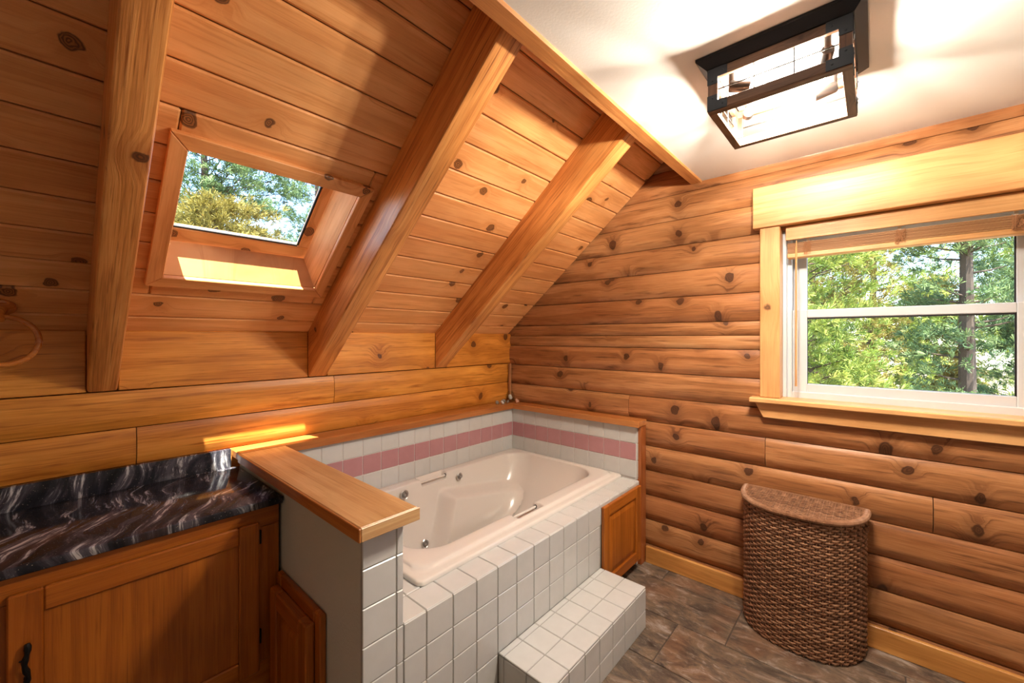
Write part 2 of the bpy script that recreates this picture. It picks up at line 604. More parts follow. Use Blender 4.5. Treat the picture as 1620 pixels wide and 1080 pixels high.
# ------------------------------------------------------------------ flat ceiling and its wooden edge
ceil = empty('ceiling', (0.4, -0.4, ZC), 'flat white painted ceiling above the light fixture', 'ceiling', kind='structure')
wbox('panel', (XB, XW + 0.1, YB, 0.76, ZC, ZC + 0.03), 'ceiling_paint', ceil, bev=0)
fas = wbox('trim_1', (XB, XW + 0.02, 0.752, 0.819, ZC - 0.008, 2.68), 'fascia_pine', None, 'X', 0.006)
tag(fas, 'long plain wood board edging the white ceiling', 'trim', kind='structure')

# ------------------------------------------------------------------ sloped plank ceiling
slope = empty('sloped_ceiling', SL(0.4, 0.9), 'sloped knotty pine plank ceiling with dark seams', 'ceiling', kind='structure')
S_TOP = 1.93
SX0, SX1, SS0, SS1 = SKY_X0 - 0.02, SKY_X1 + 0.02, SKY_S0 - 0.02, SKY_S1 + 0.02


def sbox(name, x0, x1, s0, s1, t0, t1, mat, parent, grain='X', bev=0.004):
    return wbox(name, (x0, x1, -s1, -s0, t0, t1), mat, parent, grain, bev, M_SLOPE_RH)


for (x0, x1, s0, s1) in ((XB - 0.1, SX0, -0.2, S_TOP), (SX1, XW + 0.2, -0.2, S_TOP), (SX0, SX1, -0.2, SS0), (SX0, SX1, SS1, S_TOP)):
    sbox('roof_deck', x0, x1, s0, s1, 0.016, 0.11, 'valley_backing', slope, bev=0)
seams = [-0.03] + [0.095 + 0.1303 * i for i in range(15)]
for a, b in zip(seams, seams[1:]):
    spans = [(XB, XW - 0.013)]
    if b > SS0 and a < SS1:
        spans = [(XB, SX0 - 0.01), (SX1 + 0.01, XW - 0.013)]
    for x0, x1 in spans:
        sbox('plank', x0, x1, a + 0.0020, b - 0.0020, 0.0, 0.016, 'ceiling_pine', slope, 'X', 0.0055)
    if b > SS0 and a < SS0 - 0.01:
        sbox('plank', SX0 - 0.008, SX1 + 0.008, a + 0.0012, SS0, 0.0, 0.016, 'ceiling_pine', slope, 'X', 0.0055)
    if a < SS1 and b > SS1 + 0.01:
        sbox('plank', SX0 - 0.008, SX1 + 0.008, SS1, b - 0.0012, 0.0, 0.016, 'ceiling_pine', slope, 'X', 0.0055)

# ------------------------------------------------------------------ rafters
RD = 0.188


def rafter(x0, x1, label):
    """timber hugging the slope, cut plumb at the knee wall"""
    s_top = 1.86
    pts = [SL(0, (YE - (YW - 0.006)) / CT), SL(0, s_top)]
    low = SL(0, 0, -RD)
    # lower arris meets the knee wall plane
    s_low = (YE - RD * ST - (YW - 0.006)) / CT
    poly = [SL(0, (YE - (YW - 0.006)) / CT, -0.001), SL(0, s_top, -0.001), SL(0, s_top - 0.0, -RD), SL(0, s_low, -RD)]
    bm = bmesh.new()
    A = [bm.verts.new((x0, p.y, p.z)) for p in poly]
    B = [bm.verts.new((x1, p.y, p.z)) for p in poly]
    bm.faces.new(A)
    bm.faces.new(B[::-1])
    for j in range(4):
        bm.faces.new((A[j], B[j], B[(j + 1) % 4], A[(j + 1) % 4]))
    bmesh.ops.recalc_face_normals(bm, faces=bm.faces)
    arr = [e for e in bm.edges if all(abs(v.co.x - w) < 1e-6 for v in e.verts for w in [e.verts[0].co.x])
           and e.calc_length() > 1.0 and min(v.co.z for v in e.verts) < 1.4]
    bmesh.ops.bevel(bm, geom=arr, offset=0.010, segments=3, profile=0.5, affect='EDGES')
    c = SL((x0 + x1) / 2, s_top / 2, -RD / 2)
    M = Matrix.Translation(c) @ Matrix(((0, 1, 0, 0), (-CT, 0, ST, 0), (ST, 0, CT, 0), (0, 0, 0, 1)))
    o = from_bm('rafter', bm, 'rafter_fir', M, None, True, 25)
    return tag(o, label, 'beam', 'exposed rafters under the sloped ceiling', 'structure')


rafter(0.090, 0.176, 'pale exposed ceiling rafter between the towel ring and the skylight')
rafter(0.910, 1.010, 'exposed ceiling rafter between the skylight and the plain plank bay')
rafter(1.755, 1.852, 'exposed ceiling rafter next to the log wall corner above the tub')
rafter(-0.755, -0.665, 'exposed ceiling rafter beyond the towel ring')
rafter(-1.60, -1.51, 'exposed ceiling rafter by the white end wall')

# ------------------------------------------------------------------ knee wall (behind counter and tub)
wl = empty('wall_left', (0.4, YW, 0), 'low log knee wall behind the counter and the tub', 'wall', kind='structure')
wbox('backing', (XB - 0.1, XW + 0.2, YW + 0.055, YW + 0.16, -0.05, 1.50), 'valley_backing', wl, bev=0)
for (z0, z1, cuts) in ((1.050, 1.204, (1.051,)), (0.898, 1.050, (0.232,)), (0.744, 0.898, (1.30,)), (0.590, 0.744, (0.6,))):
    xs = [XB] + list(cuts) + [XW + 0.0]
    for a, b in zip(xs, xs[1:]):
        log_piece(wl, 'X', a, b, z0, z1, YW - 0.010, 0.012, 'honey_log')
for (x0, x1) in ((-1.51, -0.755), (-0.665, 0.088), (0.178, 0.908), (1.012, 1.753), (1.854, XW + 0.01)):
    wbox('eave_board', (x0, x1, YW - 0.008, YW + 0.03, 1.207, 1.446), 'honey_log', wl, 'X', 0.003)

# ------------------------------------------------------------------ window wall
wr = empty('wall_right', (XW, 0.3, 0), 'brown stained half-round log wall with a window', 'wall', kind='structure')
WY0, WY1, WZ0, WZ1 = -0.53, 0.362, 1.10, 1.995
for b in ((XW + 0.06, XW + 0.15, WY1, YW + 0.2, -0.05, 1.40), (XW + 0.06, XW + 0.15, YB - 0.1, WY0, -0.05, 2.75),
          (XW + 0.06, XW + 0.15, WY0, WY1, -0.05, WZ0), (XW + 0.06, XW + 0.15, WY0, WY1, WZ1, 2.75)):
    wbox('backing', b, 'valley_backing', wr, bev=0)
bmk = bmesh.new()
add_box(bmk, (XW + 0.06, XW + 0.15, WY1, YW + 0.2, 1.40, 2.75))
bmesh.ops.bisect_plane(bmk, geom=bmk.verts[:] + bmk.edges[:] + bmk.faces[:], plane_co=SL(0, 0, 0.1), plane_no=Vector((0, ST, CT)), clear_outer=True)
bmesh.ops.holes_fill(bmk, edges=[e for e in bmk.edges if e.is_boundary])
from_bm('backing', bmk, 'valley_backing', Matrix.Translation((XW + 0.1, 1.3, 1.4)), wr)
rows = [0.101 + 0.1563 * i for i in range(-1, 18)]
cuts = {4: (0.437,), 3: (-0.187,), 5: (1.211,), 1: (-0.9,), 7: (1.9,)}
FACE_R = XW - 0.008
for i, (z0, z1) in enumerate(zip(rows, rows[1:])):
    k_ = i - 1
    ys = [YW + 0.02, YB]
    inwin = z1 > WZ0 and z0 < WZ1 - 0.03
    if inwin:
        segs = [(YW + 0.02, 0.385), (-0.555, YB)]
    else:
        cs = sorted(cuts.get(k_, ()), reverse=True)
        e = [YW + 0.02] + list(cs) + [YB]
        segs = list(zip(e, e[1:]))
    for a, b in segs:
        zs = [(z0, z1)]
        if abs(z0 - 1.351) < 0.02:
            zs = [(z0, z0 + 0.078), (z0 + 0.078, z1)]      # the one log that has split along its length
        for za, zb in zs:
            log_piece(wr, 'Y', b, a, za, zb, FACE_R + (0.006 if len(zs) > 1 else 0), 0.019 if len(zs) == 1 else 0.010, 'brown_log', clip=z1 > 1.40)
wbox('corner_strip', (XW - 0.035, XW - 0.012, YW - 0.04, YW - 0.016, 0.90, 1.205), 'brown_log', wr, 'Z', 0.006)
bb = wbox('baseboard_right', (XW - 0.032, XW - 0.012, YB, 1.085, 0.0, 0.101), 'base_pine', None, 'Y', 0.003)
tag(bb, 'light pine baseboard along the log wall', 'baseboard', kind='structure')

# unseen walls that close the room
for nm, b, lab in (('wall_back', (XB - 0.1, XW + 0.1, YB - 0.1, YB, 0, ZC + 0.02), 'white painted wall opposite the tub'),
                   ('wall_end', (XB - 0.1, XB, YB, YW + 0.1, 0, 2.75), 'white painted wall facing the window')):
    tag(wbox(nm, b, 'wall_paint', None, bev=0), lab, 'wall', kind='structure')

# ------------------------------------------------------------------ window in the log wall
wd = empty('window_1', (XW, -0.08, WZ0), 'white double-hung window with wide cedar trim in the log wall', 'window', kind='structure')
CX0, CX1 = XW - 0.036, XW + 0.05
wbox('header_board', (CX0 - 0.012, CX1, -0.665, 0.487, 1.993, 2.207), 'trim_cedar', wd, 'Y', 0.003)
wbox('side_casing', (CX0, CX1, 0.366, 0.456, 1.104, 1.992), 'trim_cedar', wd, 'Z', 0.003)
wbox('side_casing', (CX0, CX1, -0.624, -0.534, 1.104, 1.992), 'trim_cedar', wd, 'Z', 0.003)
wbox('sill', (XW - 0.075, XW + 0.075, -0.675, 0.500, 1.076, 1.103), 'trim_cedar', wd, 'Y', 0.005)
bm = bmesh.new()
vs = [Vector((0, y, z)) for y, z in ((0.478, 1.075), (0.440, 1.000), (-0.615, 1.000), (-0.653, 1.075))]
A = [bm.verts.new((CX0 - 0.002, v.y, v.z)) for v in vs]
B = [bm.verts.new((CX1, v.y, v.z)) for v in vs]
bm.faces.new(A)
bm.faces.new(B[::-1])
for j in range(4):
    bm.faces.new((A[j], B[j], B[(j + 1) % 4], A[(j + 1) % 4]))
bmesh.ops.recalc_face_normals(bm, faces=bm.faces)
from_bm('apron', bm, 'trim_cedar', Matrix.Translation((XW, -0.08, 1.04)) @ ROT['Y'], wd)
# extension jambs and vinyl frame
for b, g in (((XW + 0.051, XW + 0.115, 0.350, 0.366, 1.104, 1.992), 'Z'), ((XW + 0.051, XW + 0.115, -0.534, -0.518, 1.104, 1.992), 'Z'),
             ((XW + 0.051, XW + 0.115, -0.518, 0.350, 1.978, 1.992), 'Y')):
    wbox('jamb', b, 'white_vinyl', wd, g, 0.001)


def ring_frame(name, x0, x1, y0, y1, z0, z1, wl_, wr_, wb, wt, mat, parent, bev=0.003):
    """rectangular frame in the YZ plane as one mesh"""
    bm = bmesh.new()
    for b in ((x0, x1, y0, y0 + wr_, z0, z1), (x0, x1, y1 - wl_, y1, z0, z1),
              (x0, x1, y0 + wr_, y1 - wl_, z0, z0 + wb), (x0, x1, y0 + wr_, y1 - wl_, z1 - wt, z1)):
        add_box(bm, b)
    bmesh.ops.bevel(bm, geom=bm.edges[:], offset=bev, segments=1, profile=0.5, affect='EDGES')
    return from_bm(name, bm, mat, Matrix.Translation((x0, y0, z0)), parent)


ring_frame('window_frame', XW + 0.070, XW + 0.150, -0.518, 0.350, 1.100, 1.980, 0.022, 0.022, 0.035, 0.03, 'white_vinyl', wd)
us = ring_frame('upper_sash', XW + 0.115, XW + 0.140, -0.495, 0.327, 1.530, 1.960, 0.060, 0.060, 0.030, 0.05, 'white_vinyl', wd)
wbox('pane', (XW + 0.124, XW + 0.129, -0.437, 0.269, 1.556, 1.915), 'pane_glass', us, bev=0)
ls = ring_frame('lower_sash', XW + 0.083, XW + 0.113, -0.495, 0.327, 1.128, 1.562, 0.063, 0.063, 0.050, 0.042, 'white_vinyl', wd)
wbox('pane', (XW + 0.094, XW + 0.099, -0.434, 0.266, 1.176, 1.522), 'pane_glass', ls, bev=0)
ring_frame('gasket', XW + 0.088, XW + 0.093, -0.436, 0.268, 1.174, 1.524, 0.006, 0.010, 0.005, 0.012, 'black_gasket', ls, 0.001)
ring_frame('gasket', XW + 0.118, XW + 0.1225, -0.438, 0.270, 1.556, 1.915, 0.004, 0.008, 0.003, 0.005, 'black_gasket', us, 0.001)

# ------------------------------------------------------------------ skylight
sk = empty('window_2', SL(0.556, 0.62), 'wood framed skylight set in the sloped pine ceiling', 'window', kind='structure')
OX0, OX1, OS0, OS1 = 0.230, 0.880, 0.294, 0.943


def slope_prism(name, quad, t0, t1, mat, parent, grain='X'):
    """quad [(x,s)] extruded from t0 to t1"""
    bm = bmesh.new()
    A = [bm.verts.new(SL(x, s, t0)) for x, s in quad]
    B = [bm.verts.new(SL(x, s, t1)) for x, s in quad]
    bm.faces.new(A)
    bm.faces.new(B[::-1])
    n = len(quad)
    for j in range(n):
        bm.faces.new((A[j], B[j], B[(j + 1) % n], A[(j + 1) % n]))
    bmesh.ops.recalc_face_normals(bm, faces=bm.faces)
    bmesh.ops.bevel(bm, geom=bm.edges[:], offset=0.0025, segments=1, profile=0.5, affect='EDGES')
    cx = sum(q[0] for q in quad) / n
    cs = sum(q[1] for q in quad) / n
    M = Matrix.Translation(SL(cx, cs, t0)) @ M_SLOPE_RH.to_3x3().to_4x4() @ ROT[grain]
    return from_bm(name, bm, mat, M, parent)


a0, a1, b0, b1 = SKY_X0, SKY_X1, SKY_S0, SKY_S1
g = 0.0008
for quad, gr in (([(OX0, OS0), (OX1, OS0), (a1, b0 - g), (a0, b0 - g)], 'X'), ([(OX0, OS1), (OX1, OS1), (a1, b1 + g), (a0, b1 + g)], 'X'),
                 ([(OX0, OS0 + g * 2), (a0 - g, b0), (a0 - g, b1), (OX0, OS1 - g * 2)], 'Y'), ([(OX1, OS0 + g * 2), (a1 + g, b0), (a1 + g, b1), (OX1, OS1 - g * 2)], 'Y')):
    slope_prism('casing', quad, -0.020, -0.0005, 'ceiling_pine', sk, gr)
# flared jambs: inner opening (t=0) to the sash plane (t=TJ)
TJ = 0.105
J = dict(x0=0.288, x1=0.788, s0=0.424, s1=0.884)
inn = [(a0, b0), (a1, b0), (a1, b1), (a0, b1)]
outr = [(J['x0'], J['s0']), (J['x1'], J['s0']), (J['x1'], J['s1']), (J['x0'], J['s1'])]
for j, gr in enumerate(('X', 'Y', 'X', 'Y')):
    k2 = (j + 1) % 4
    bm = bmesh.new()
    dirs = {0: (0, -1), 1: (1, 0), 2: (0, 1), 3: (-1, 0)}[j]
    thk = 0.018
    A = [SL(*inn[j], 0.0), SL(*inn[k2], 0.0), SL(*outr[k2], TJ), SL(*outr[j], TJ)]
    off = SL(dirs[0] * thk, dirs[1] * thk) - SL(0, 0)
    va = [bm.verts.new(p) for p in A]
    vb = [bm.verts.new(p + off) for p in A]
    bm.faces.new(va)
    bm.faces.new(vb[::-1])
    for q in range(4):
        bm.faces.new((va[q], vb[q], vb[(q + 1) % 4], va[(q + 1) % 4]))
    bmesh.ops.recalc_face_normals(bm, faces=bm.faces)
    c = sum(A, Vector()) / 4
    from_bm('jamb', bm, 'ceiling_pine', Matrix.Translation(c) @ M_SLOPE_RH.to_3x3().to_4x4() @ ROT[gr], sk)
GX0, GX1, GS0, GS1 = 0.300, 0.745, 0.486, 0.842
sash = empty('sash', SL(0.53, 0.66, 0.11), None, None)
sash.parent = sk
sash.matrix_basis = WM[sk.name].inverted() @ WM['sash']
for (x0, x1, s0, s1, gr) in ((J['x0'] - 0.01, J['x1'] + 0.01, J['s0'] - 0.01, GS0 - 0.004, 'X'), (J['x0'] - 0.01, J['x1'] + 0.01, GS1 + 0.004, J['s1'] + 0.02, 'X'),
                             (J['x0'] - 0.03, GX0 - 0.002, GS0 - 0.004, GS1 + 0.004, 'Y'), (GX1 + 0.004, J['x1'] + 0.01, GS0 - 0.004, GS1 + 0.004, 'Y')):
    sbox('sash_rail', x0, x1, s0, s1, TJ + 0.007, TJ + 0.040, 'ceiling_pine', sash, gr, 0.004)
for (x0, x1, s0, s1) in ((GX0, GX1, GS0 - 0.004, GS0 + 0.003), (GX0, GX1, GS1 - 0.003, GS1 + 0.004), (GX0 - 0.003, GX0 + 0.003, GS0, GS1), (GX1 - 0.004, GX1 + 0.004, GS0, GS1)):
    sbox('gasket', x0, x1, s0, s1, TJ + 0.010, TJ + 0.016, 'black_gasket', sash, 'X', 0.0)
sbox('pane', GX0 - 0.003, GX1 + 0.004, GS0 - 0.004, GS1 + 0.004, TJ + 0.018, TJ + 0.024, 'pane_glass', sash, 'X', 0)
# outside curb round the roof opening
for (x0, x1, s0, s1) in ((SX0 - 0.06, SX1 + 0.06, SS0 - 0.06, SS0 - 0.005), (SX0 - 0.06, SX1 + 0.06, SS1 + 0.005, SS1 + 0.06),
                         (SX0 - 0.06, SX0 - 0.005, SS0 - 0.005, SS1 + 0.005), (SX1 + 0.005, SX1 + 0.06, SS0 - 0.005, SS1 + 0.005)):
    sbox('curb', x0, x1, s0, s1, 0.111, 0.140, 'valley_backing', sk, 'X', 0)

# ------------------------------------------------------------------ half wall beside the tub
FY = 1.090           # plane of the tiled front
P = 0.112            # tile pitch
hw = empty('wall_half', (0.66, 1.6, 0), 'low half wall with grey textured paint and tiled end beside the tub', 'wall', kind='structure')
wbox('core', (0.589, 0.716, FY + 0.008, 2.245, 0, 0.862), 'stucco_grey', hw, bev=0.006)
GAP = 0.0030


def tile(parent, b, thin, mat='white_tile'):
    """glazed tile filling cell b, thin = axis of its thickness"""
    b = list(b)
    for ax in range(3):
        if 'XYZ'[ax] != thin:
            b[2 * ax] += GAP / 2
            b[2 * ax + 1] -= GAP / 2
    if min(b[1] - b[0], b[3] - b[2], b[5] - b[4]) < 0.0035:
        return None
    return wbox('tile', b, mat, parent, 'X', 0.0022)


zrows = [0.863, 0.755, 0.643, 0.531, 0.419, 0.307, 0.195, 0.083, 0.0]
wbox('grout_bed', (0.5872, 0.7215, FY + 0.003, FY + 0.0085, 0, 0.862), 'grout', hw, bev=0)
for zt, zb in zip(zrows, zrows[1:]):
    tile(hw, (0.586, 0.698, FY, FY + 0.008, zb, zt), 'Y')
    tile(hw, (0.698, 0.724, FY, FY + 0.008, zb, zt), 'Y')

# ------------------------------------------------------------------ tiled ledges behind the tub
TF_Y, TF_X = 2.140, 2.415
pl = empty('wall_ledge', (1.6, 2.2, 0.5), 'white tiled ledge wall with rose stripe behind the tub', 'wall', kind='structure')
wbox('core', (0.716, 2.49, TF_Y + 0.003, 2.245, 0.0, 0.862), 'grout_pale', pl, bev=0)
trow = [(0.756, 0.863, 'white_tile'), (0.649, 0.756, 'rose_tile'), (0.540, 0.649, 'white_tile')]
PT = 0.1145
x = TF_X
while x > 0.74:
    xa = max(x - PT, 0.724)
    for z0, z1, m in trow:
        tile(pl, (xa, x, TF_Y, TF_Y + 0.010, z0, z1), 'Y', m)
    x -= PT
pr = empty('wall_ledge_end', (2.45, 1.6, 0.5), 'white tiled ledge with rose stripe against the window wall', 'wall', kind='structure')
wbox('core', (TF_X + 0.003, 2.495, 1.1135, TF_Y + 0.01, 0.0, 0.862), 'grout_pale', pr, bev=0)
y = TF_Y
for i in range(9):
    for z0, z1, m in trow:
        tile(pr, (TF_X, TF_X + 0.010, max(y - PT, 1.112), y, z0, z1), 'X', m)
    y -= PT
for z0, z1, m in trow[:1] + [(0.649, 0.756, 'white_tile'), (0.540, 0.649, 'white_tile'), (0.531, 0.54, 'white_tile')]:
    tile(pr, (TF_X, 2.455, 1.109, 1.118, z0, z1), 'Y')
wbox('end_board', (2.438, 2.508, 1.088, 1.1175, 0.0, 0.862), 'cap_stained', pr, 'Z', 0.003)

# ------------------------------------------------------------------ wooden ledge cap
cap = empty('ledge_cap', (1.4, 2.1, 0.863), 'wooden ledge cap running round the tub and over the half wall', 'ledge')
wbox('cap_board', (0.557, 0.748, 1.047, 2.118, 0.8635, 0.900), 'cap_oak', cap, 'Y', 0.004)
wbox('cap_board', (0.557, 2.395, 2.120, YW - 0.018, 0.8635, 0.900), 'cap_honey', cap, 'X', 0.004)
wbox('cap_board', (2.396, XW - 0.016, 1.083, YW - 0.018, 0.8635, 0.900), 'cap_honey', cap, 'Y', 0.004)
wbox('edge_strip', (0.550, 0.557, 1.040, 2.118, 0.8620, 0.9005), 'cap_honey', cap, 'Y', 0.002)
wbox('edge_strip', (0.557, 0.749, 1.040, 1.047, 0.8620, 0.9005), 'cap_oak', cap, 'X', 0.002)
wbox('edge_strip', (2.388, 2.396, 1.083, 2.112, 0.8620, 0.9005), 'cap_honey', cap, 'Y', 0.002)
wbox('edge_strip', (0.750, 2.396, 2.112, 2.120, 0.8620, 0.9005), 'cap_honey', cap, 'X', 0.002)

# ------------------------------------------------------------------ tiled tub deck
DZ = 0.531
dk = empty('tub_deck', (1.6, 1.2, 0), 'white tiled tub deck with square tiles on its front', 'tub deck')
wbox('core', (0.724, 1.930, FY + 0.003, 1.225, 0, DZ - 0.001), 'grout', dk, bev=0)
wbox('core', (1.930, 2.412, FY + 0.003, 1.225, 0.066, DZ - 0.001), 'grout', dk, bev=0)
wbox('core', (0.724, 0.89, 1.225, 2.138, 0, DZ - 0.001), 'grout', dk, bev=0)
XD = [0.724] + [0.586 + P * i for i in range(2, 13)]
XD = [v for v in XD if v < 1.93] + [1.930]
for xa, xb in zip(XD, XD[1:]):
    for zt, zb in zip(zrows[3:], zrows[4:]):
        if xa > 1.14 and zt < 0.20 and xb < 1.94:
            continue                                 # hidden behind the step
        tile(dk, (xa, xb, FY, FY + 0.008, zb, zt), 'Y')
# narrow strip of front tiles above the access door
XD2 = [1.930 + P * i for i in range(5)]
for xa in XD2:
    tile(dk, (xa, min(xa + P, 2.412), FY, FY + 0.008, 0.419, DZ), 'Y')
wbox('toe_board', (1.931, 2.412, FY + 0.070, FY + 0.085, 0.0, 0.0655), 'cabinet_oak', dk, 'X', 0)
# top of the deck
xs = [0.724] + [0.586 + P * i for i in range(2, 17)] + [2.412]
for xa, xb in zip(xs, xs[1:]):
    tile(dk, (xa, min(xb, 2.412), FY + 0.001, FY + 0.116, DZ - 0.006, DZ + 0.002), 'Z')
y = FY + 0.117
for i in range(9):
    tile(dk, (0.724, 0.811, y, min(y + P, 2.138), DZ - 0.006, DZ + 0.002), 'Z')
    tile(dk, (0.811, 0.872, y, min(y + P, 2.138), DZ - 0.006, DZ + 0.002), 'Z')
    y += P

# ------------------------------------------------------------------ tiled step
st = empty('tub_step', (1.54, 0.97, 0), 'low white tiled step in front of the tub deck', 'step')
STX0, STX1, STY0, STZ = 1.147, 1.931, 0.838, 0.200
wbox('core', (STX0 + 0.003, STX1 - 0.003, STY0 + 0.003, FY - 0.0005, 0, STZ - 0.003), 'grout', st, bev=0)
for i in range(7):
    xa = STX0 + P * i
    xb = xa + P
    for ya, yb in ((STY0, STY0 + P), (STY0 + P, STY0 + 2 * P), (STY0 + 2 * P, FY - 0.001)):
        tile(st, (xa, xb, ya, yb, STZ - 0.008, STZ), 'Z')
    tile(st, (xa, xb, STY0, STY0 + 0.008, 0.088, STZ - 0.0085), 'Y')
    tile(st, (xa, xb, STY0, STY0 + 0.008, 0.0, 0.088), 'Y')
for xa in (STX0, STX1 - 0.008):
    for ya, yb in ((STY0 + 0.008, STY0 + P), (STY0 + P, STY0 + 2 * P), (STY0 + 2 * P, FY - 0.001)):
        for za, zb in ((0.0, 0.088), (0.088, STZ - 0.0085)):
            tile(st, (xa, xa + 0.008, ya, yb, za, zb), 'X')

# ------------------------------------------------------------------ bathtub
tub = empty('bathtub', (1.63, 1.66, 0.53), 'beige acrylic jetted bathtub with moulded armrests', 'bathtub')
NL = 640


def rrect(x0, x1, y0, y1, r, n=NL):
    """n points round a rounded rectangle, indexed consistently (angle-like parameter)"""
    r = min(r, (x1 - x0) / 2 - 1e-4, (y1 - y0) / 2 - 1e-4)
    per = []
    segs = [((x0 + r, y0), (x1 - r, y0), None), ((x1 - r, y0 + r), -90, 0), ((x1, y0 + r), (x1, y1 - r), None), ((x1 - r, y1 - r), 0, 90),
            ((x1 - r, y1), (x0 + r, y1), None), ((x0 + r, y1 - r), 90, 180), ((x0, y1 - r), (x0, y0 + r), None), ((x0 + r, y0 + r), 180, 270)]
    share = [0.30, 0.05, 0.15, 0.05, 0.30, 0.05, 0.05, 0.05]
    out = []
    for sg, sh in zip(segs, share):
        m = int(round(n * sh))
        for i in range(m):
            t = i / m
            if sg[2] is None:
                out.append((sg[0][0] + (sg[1][0] - sg[0][0]) * t, sg[0][1] + (sg[1][1] - sg[0][1]) * t))
            else:
                a = math.radians(sg[1] + (sg[2] - sg[1]) * t)
                out.append((sg[0][0] + r * math.cos(a), sg[0][1] + r * math.sin(a)))
    return out


def sm(a, b, v):
    t = min(1.0, max(0.0, (v - a) / (b - a)))
    return t * t * (3 - 2 * t)


RO = (0.862, 2.411, 1.200, 2.136, 0.028)       # outer rim
RI = (0.965, 2.335, 1.335, 2.040, 0.160)       # top of the basin
RB = (1.080, 1.960, 1.430, 1.950, 0.140)       # foot of the basin walls
lerp = lambda A, B, t: tuple(a + (b - a) * t for a, b in zip(A, B))
inset = lambda A, d: (A[0] + d, A[1] - d, A[2] + d, A[3] - d, max(A[4], 0.02))
loops = [(0.534, RO), (0.550, RO), (0.557, inset(RO, 0.003)), (0.560, inset(RO, 0.009))]
RO2 = inset(RO, 0.009)
loops[-3:] = [(0.545, RO), (0.550, inset(RO, 0.003)), (0.552, inset(RO, 0.009))]
for t, z in ((0.15, 0.552), (0.26, 0.5525), (0.30, 0.556), (0.34, 0.5605), (0.40, 0.562), (0.5, 0.562), (0.55, 0.562), (0.7, 0.562), (0.80, 0.562), (0.88, 0.561)):
    loops.append((z, lerp(RO2, RI, t)))
loops += [(0.5595, lerp(RO2, RI, 0.94)), (0.557, lerp(RO2, RI, 0.98)), (0.552, RI)]
zb = 0.15
nz_ = 44
for i in range(1, nz_ + 1):
    t = i / nz_
    z = 0.552 - (0.552 - zb) * t
    q = lerp(RI, RB, t)
    fx = sm(0.0, 1.0, t)
    q = (q[0], RI[1] + (RB[1] - RI[1]) * (0.35 * t + 0.65 * t * t), q[2], q[3], q[4])
    loops.append((z, q))
for dz, d in ((0.012, 0.008), (0.022, 0.02), (0.028, 0.04)):
    loops.append((zb - dz, inset(RB, d)))
loops.append((zb - 0.030, inset(RB, 0.12)))
loops.append((zb - 0.030, inset(RB, 0.24)))
verts = []
for li, (z, q) in enumerate(loops):
    for (px, py) in rrect(*q):
        pz = z
        ymid = 1.69
        # armrests bulge out of both long walls
        if 0.13 < z < 0.551:
            xl = 1.62 - (0.46 - z) * 0.40
            ztop = 0.465 - 0.16 * max(0.0, px - 1.60)
            w = sm(xl - 0.035, xl + 0.035, px) * (1 - sm(2.10, 2.34, px)) * (1 - sm(ztop - 0.030, ztop + 0.014, z))
            w *= 0.55 + 0.45 * sm(0.12, 0.3, z)
            if py > 1.90:
                py -= 0.105 * w
            elif py < 1.48:
                py += 0.105 * w
        # hand-grip recesses scooped into both long rims
        gx = sm(1.470, 1.482, px) * (1 - sm(1.662, 1.674, px))
        if gx > 0 and z > 0.50:
            gy = sm(2.030, 2.038, py) * (1 - sm(2.086, 2.096, py)) if py > 1.7 else (1 - sm(1.337, 1.345, py)) * sm(1.268, 1.280, py)
            if py > 1.7 and py > 2.02 and z > 0.52 and py < 2.09:
                gy = 1 - sm(2.076, 2.092, py)
            if py < 1.7 and py < 1.36 and z > 0.52 and py > 1.26:
                gy = sm(1.268, 1.284, py)
            pz -= max(0.0, (pz - 0.520)) * gx * gy
        verts.append((px, py, pz))
faces = []
nl = len(loops)
for a in range(nl - 1):
    for j in range(NL):
        k2 = (j + 1) % NL
        faces.append((a * NL + j, a * NL + k2, (a + 1) * NL + k2, (a + 1) * NL + j))
faces.append(tuple((nl - 1) * NL + j for j in range(NL)))
tM = Matrix.Translation((1.63, 1.66, 0.53))
me = bpy.data.meshes.new('tub_shell')
me.from_pydata([(v[0] - 1.63, v[1] - 1.66, v[2] - 0.53) for v in verts], [], faces)
me.materials.append(MATS['tub_acrylic'])
me.polygons.foreach_set('use_smooth', [True] * len(me.polygons))
me.set_sharp_from_angle(angle=math.radians(50))
link('tub_shell', me, tM, tub)


def jet(p, r, d=(0, -1, 0.12)):
    bm = bmesh.new()
    M = frame_to(p, d)
    add_lathe(bm, [(0, 0.000), (r, 0.000), (r, 0.003), (r * 0.86, 0.006), (r * 0.72, 0.004), (r * 0.66, 0.001), (0, 0.001)], M, 24)
    j = from_bm('jet', bm, 'chrome', M, tub, True)
    bm = bmesh.new()
    add_lathe(bm, [(0, 0.0025), (r * 0.60, 0.0025), (r * 0.52, 0.004), (0, 0.004)], M, 18)
    from_bm('jet_cup', bm, 'jet_grey', M, j, True)
    bm = bmesh.new()
    add_lathe(bm, [(0, 0.010), (r * 0.22, 0.010), (r * 0.30, 0.004), (r * 0.30, 0.0)], M, 14)
    from_bm('nozzle', bm, 'chrome', M, j, True)


jet((1.345, 2.018, 0.515), 0.027)
jet((1.760, 2.018, 0.515), 0.025)
jet((1.447, 1.962, 0.215), 0.027)
for (ya) in (2.052, 1.318):
    bm = bmesh.new()
    add_tube(bm, [(1.474, ya, 0.541), (1.670, ya, 0.541)], 0.006, 10)
    from_bm('grab_bar', bm, 'tub_acrylic', Matrix.Translation((1.57, ya, 0.541)), tub, True)
    bm = bmesh.new()
    add_lathe(bm, [(0, 0), (0.010, 0), (0.010, 0.006), (0, 0.006)], frame_to((1.672, ya, 0.541), (-1, 0, 0)), 14)
    from_bm('bar_socket', bm, 'socket_black', Matrix.Translation((1.672, ya, 0.541)), tub, True)


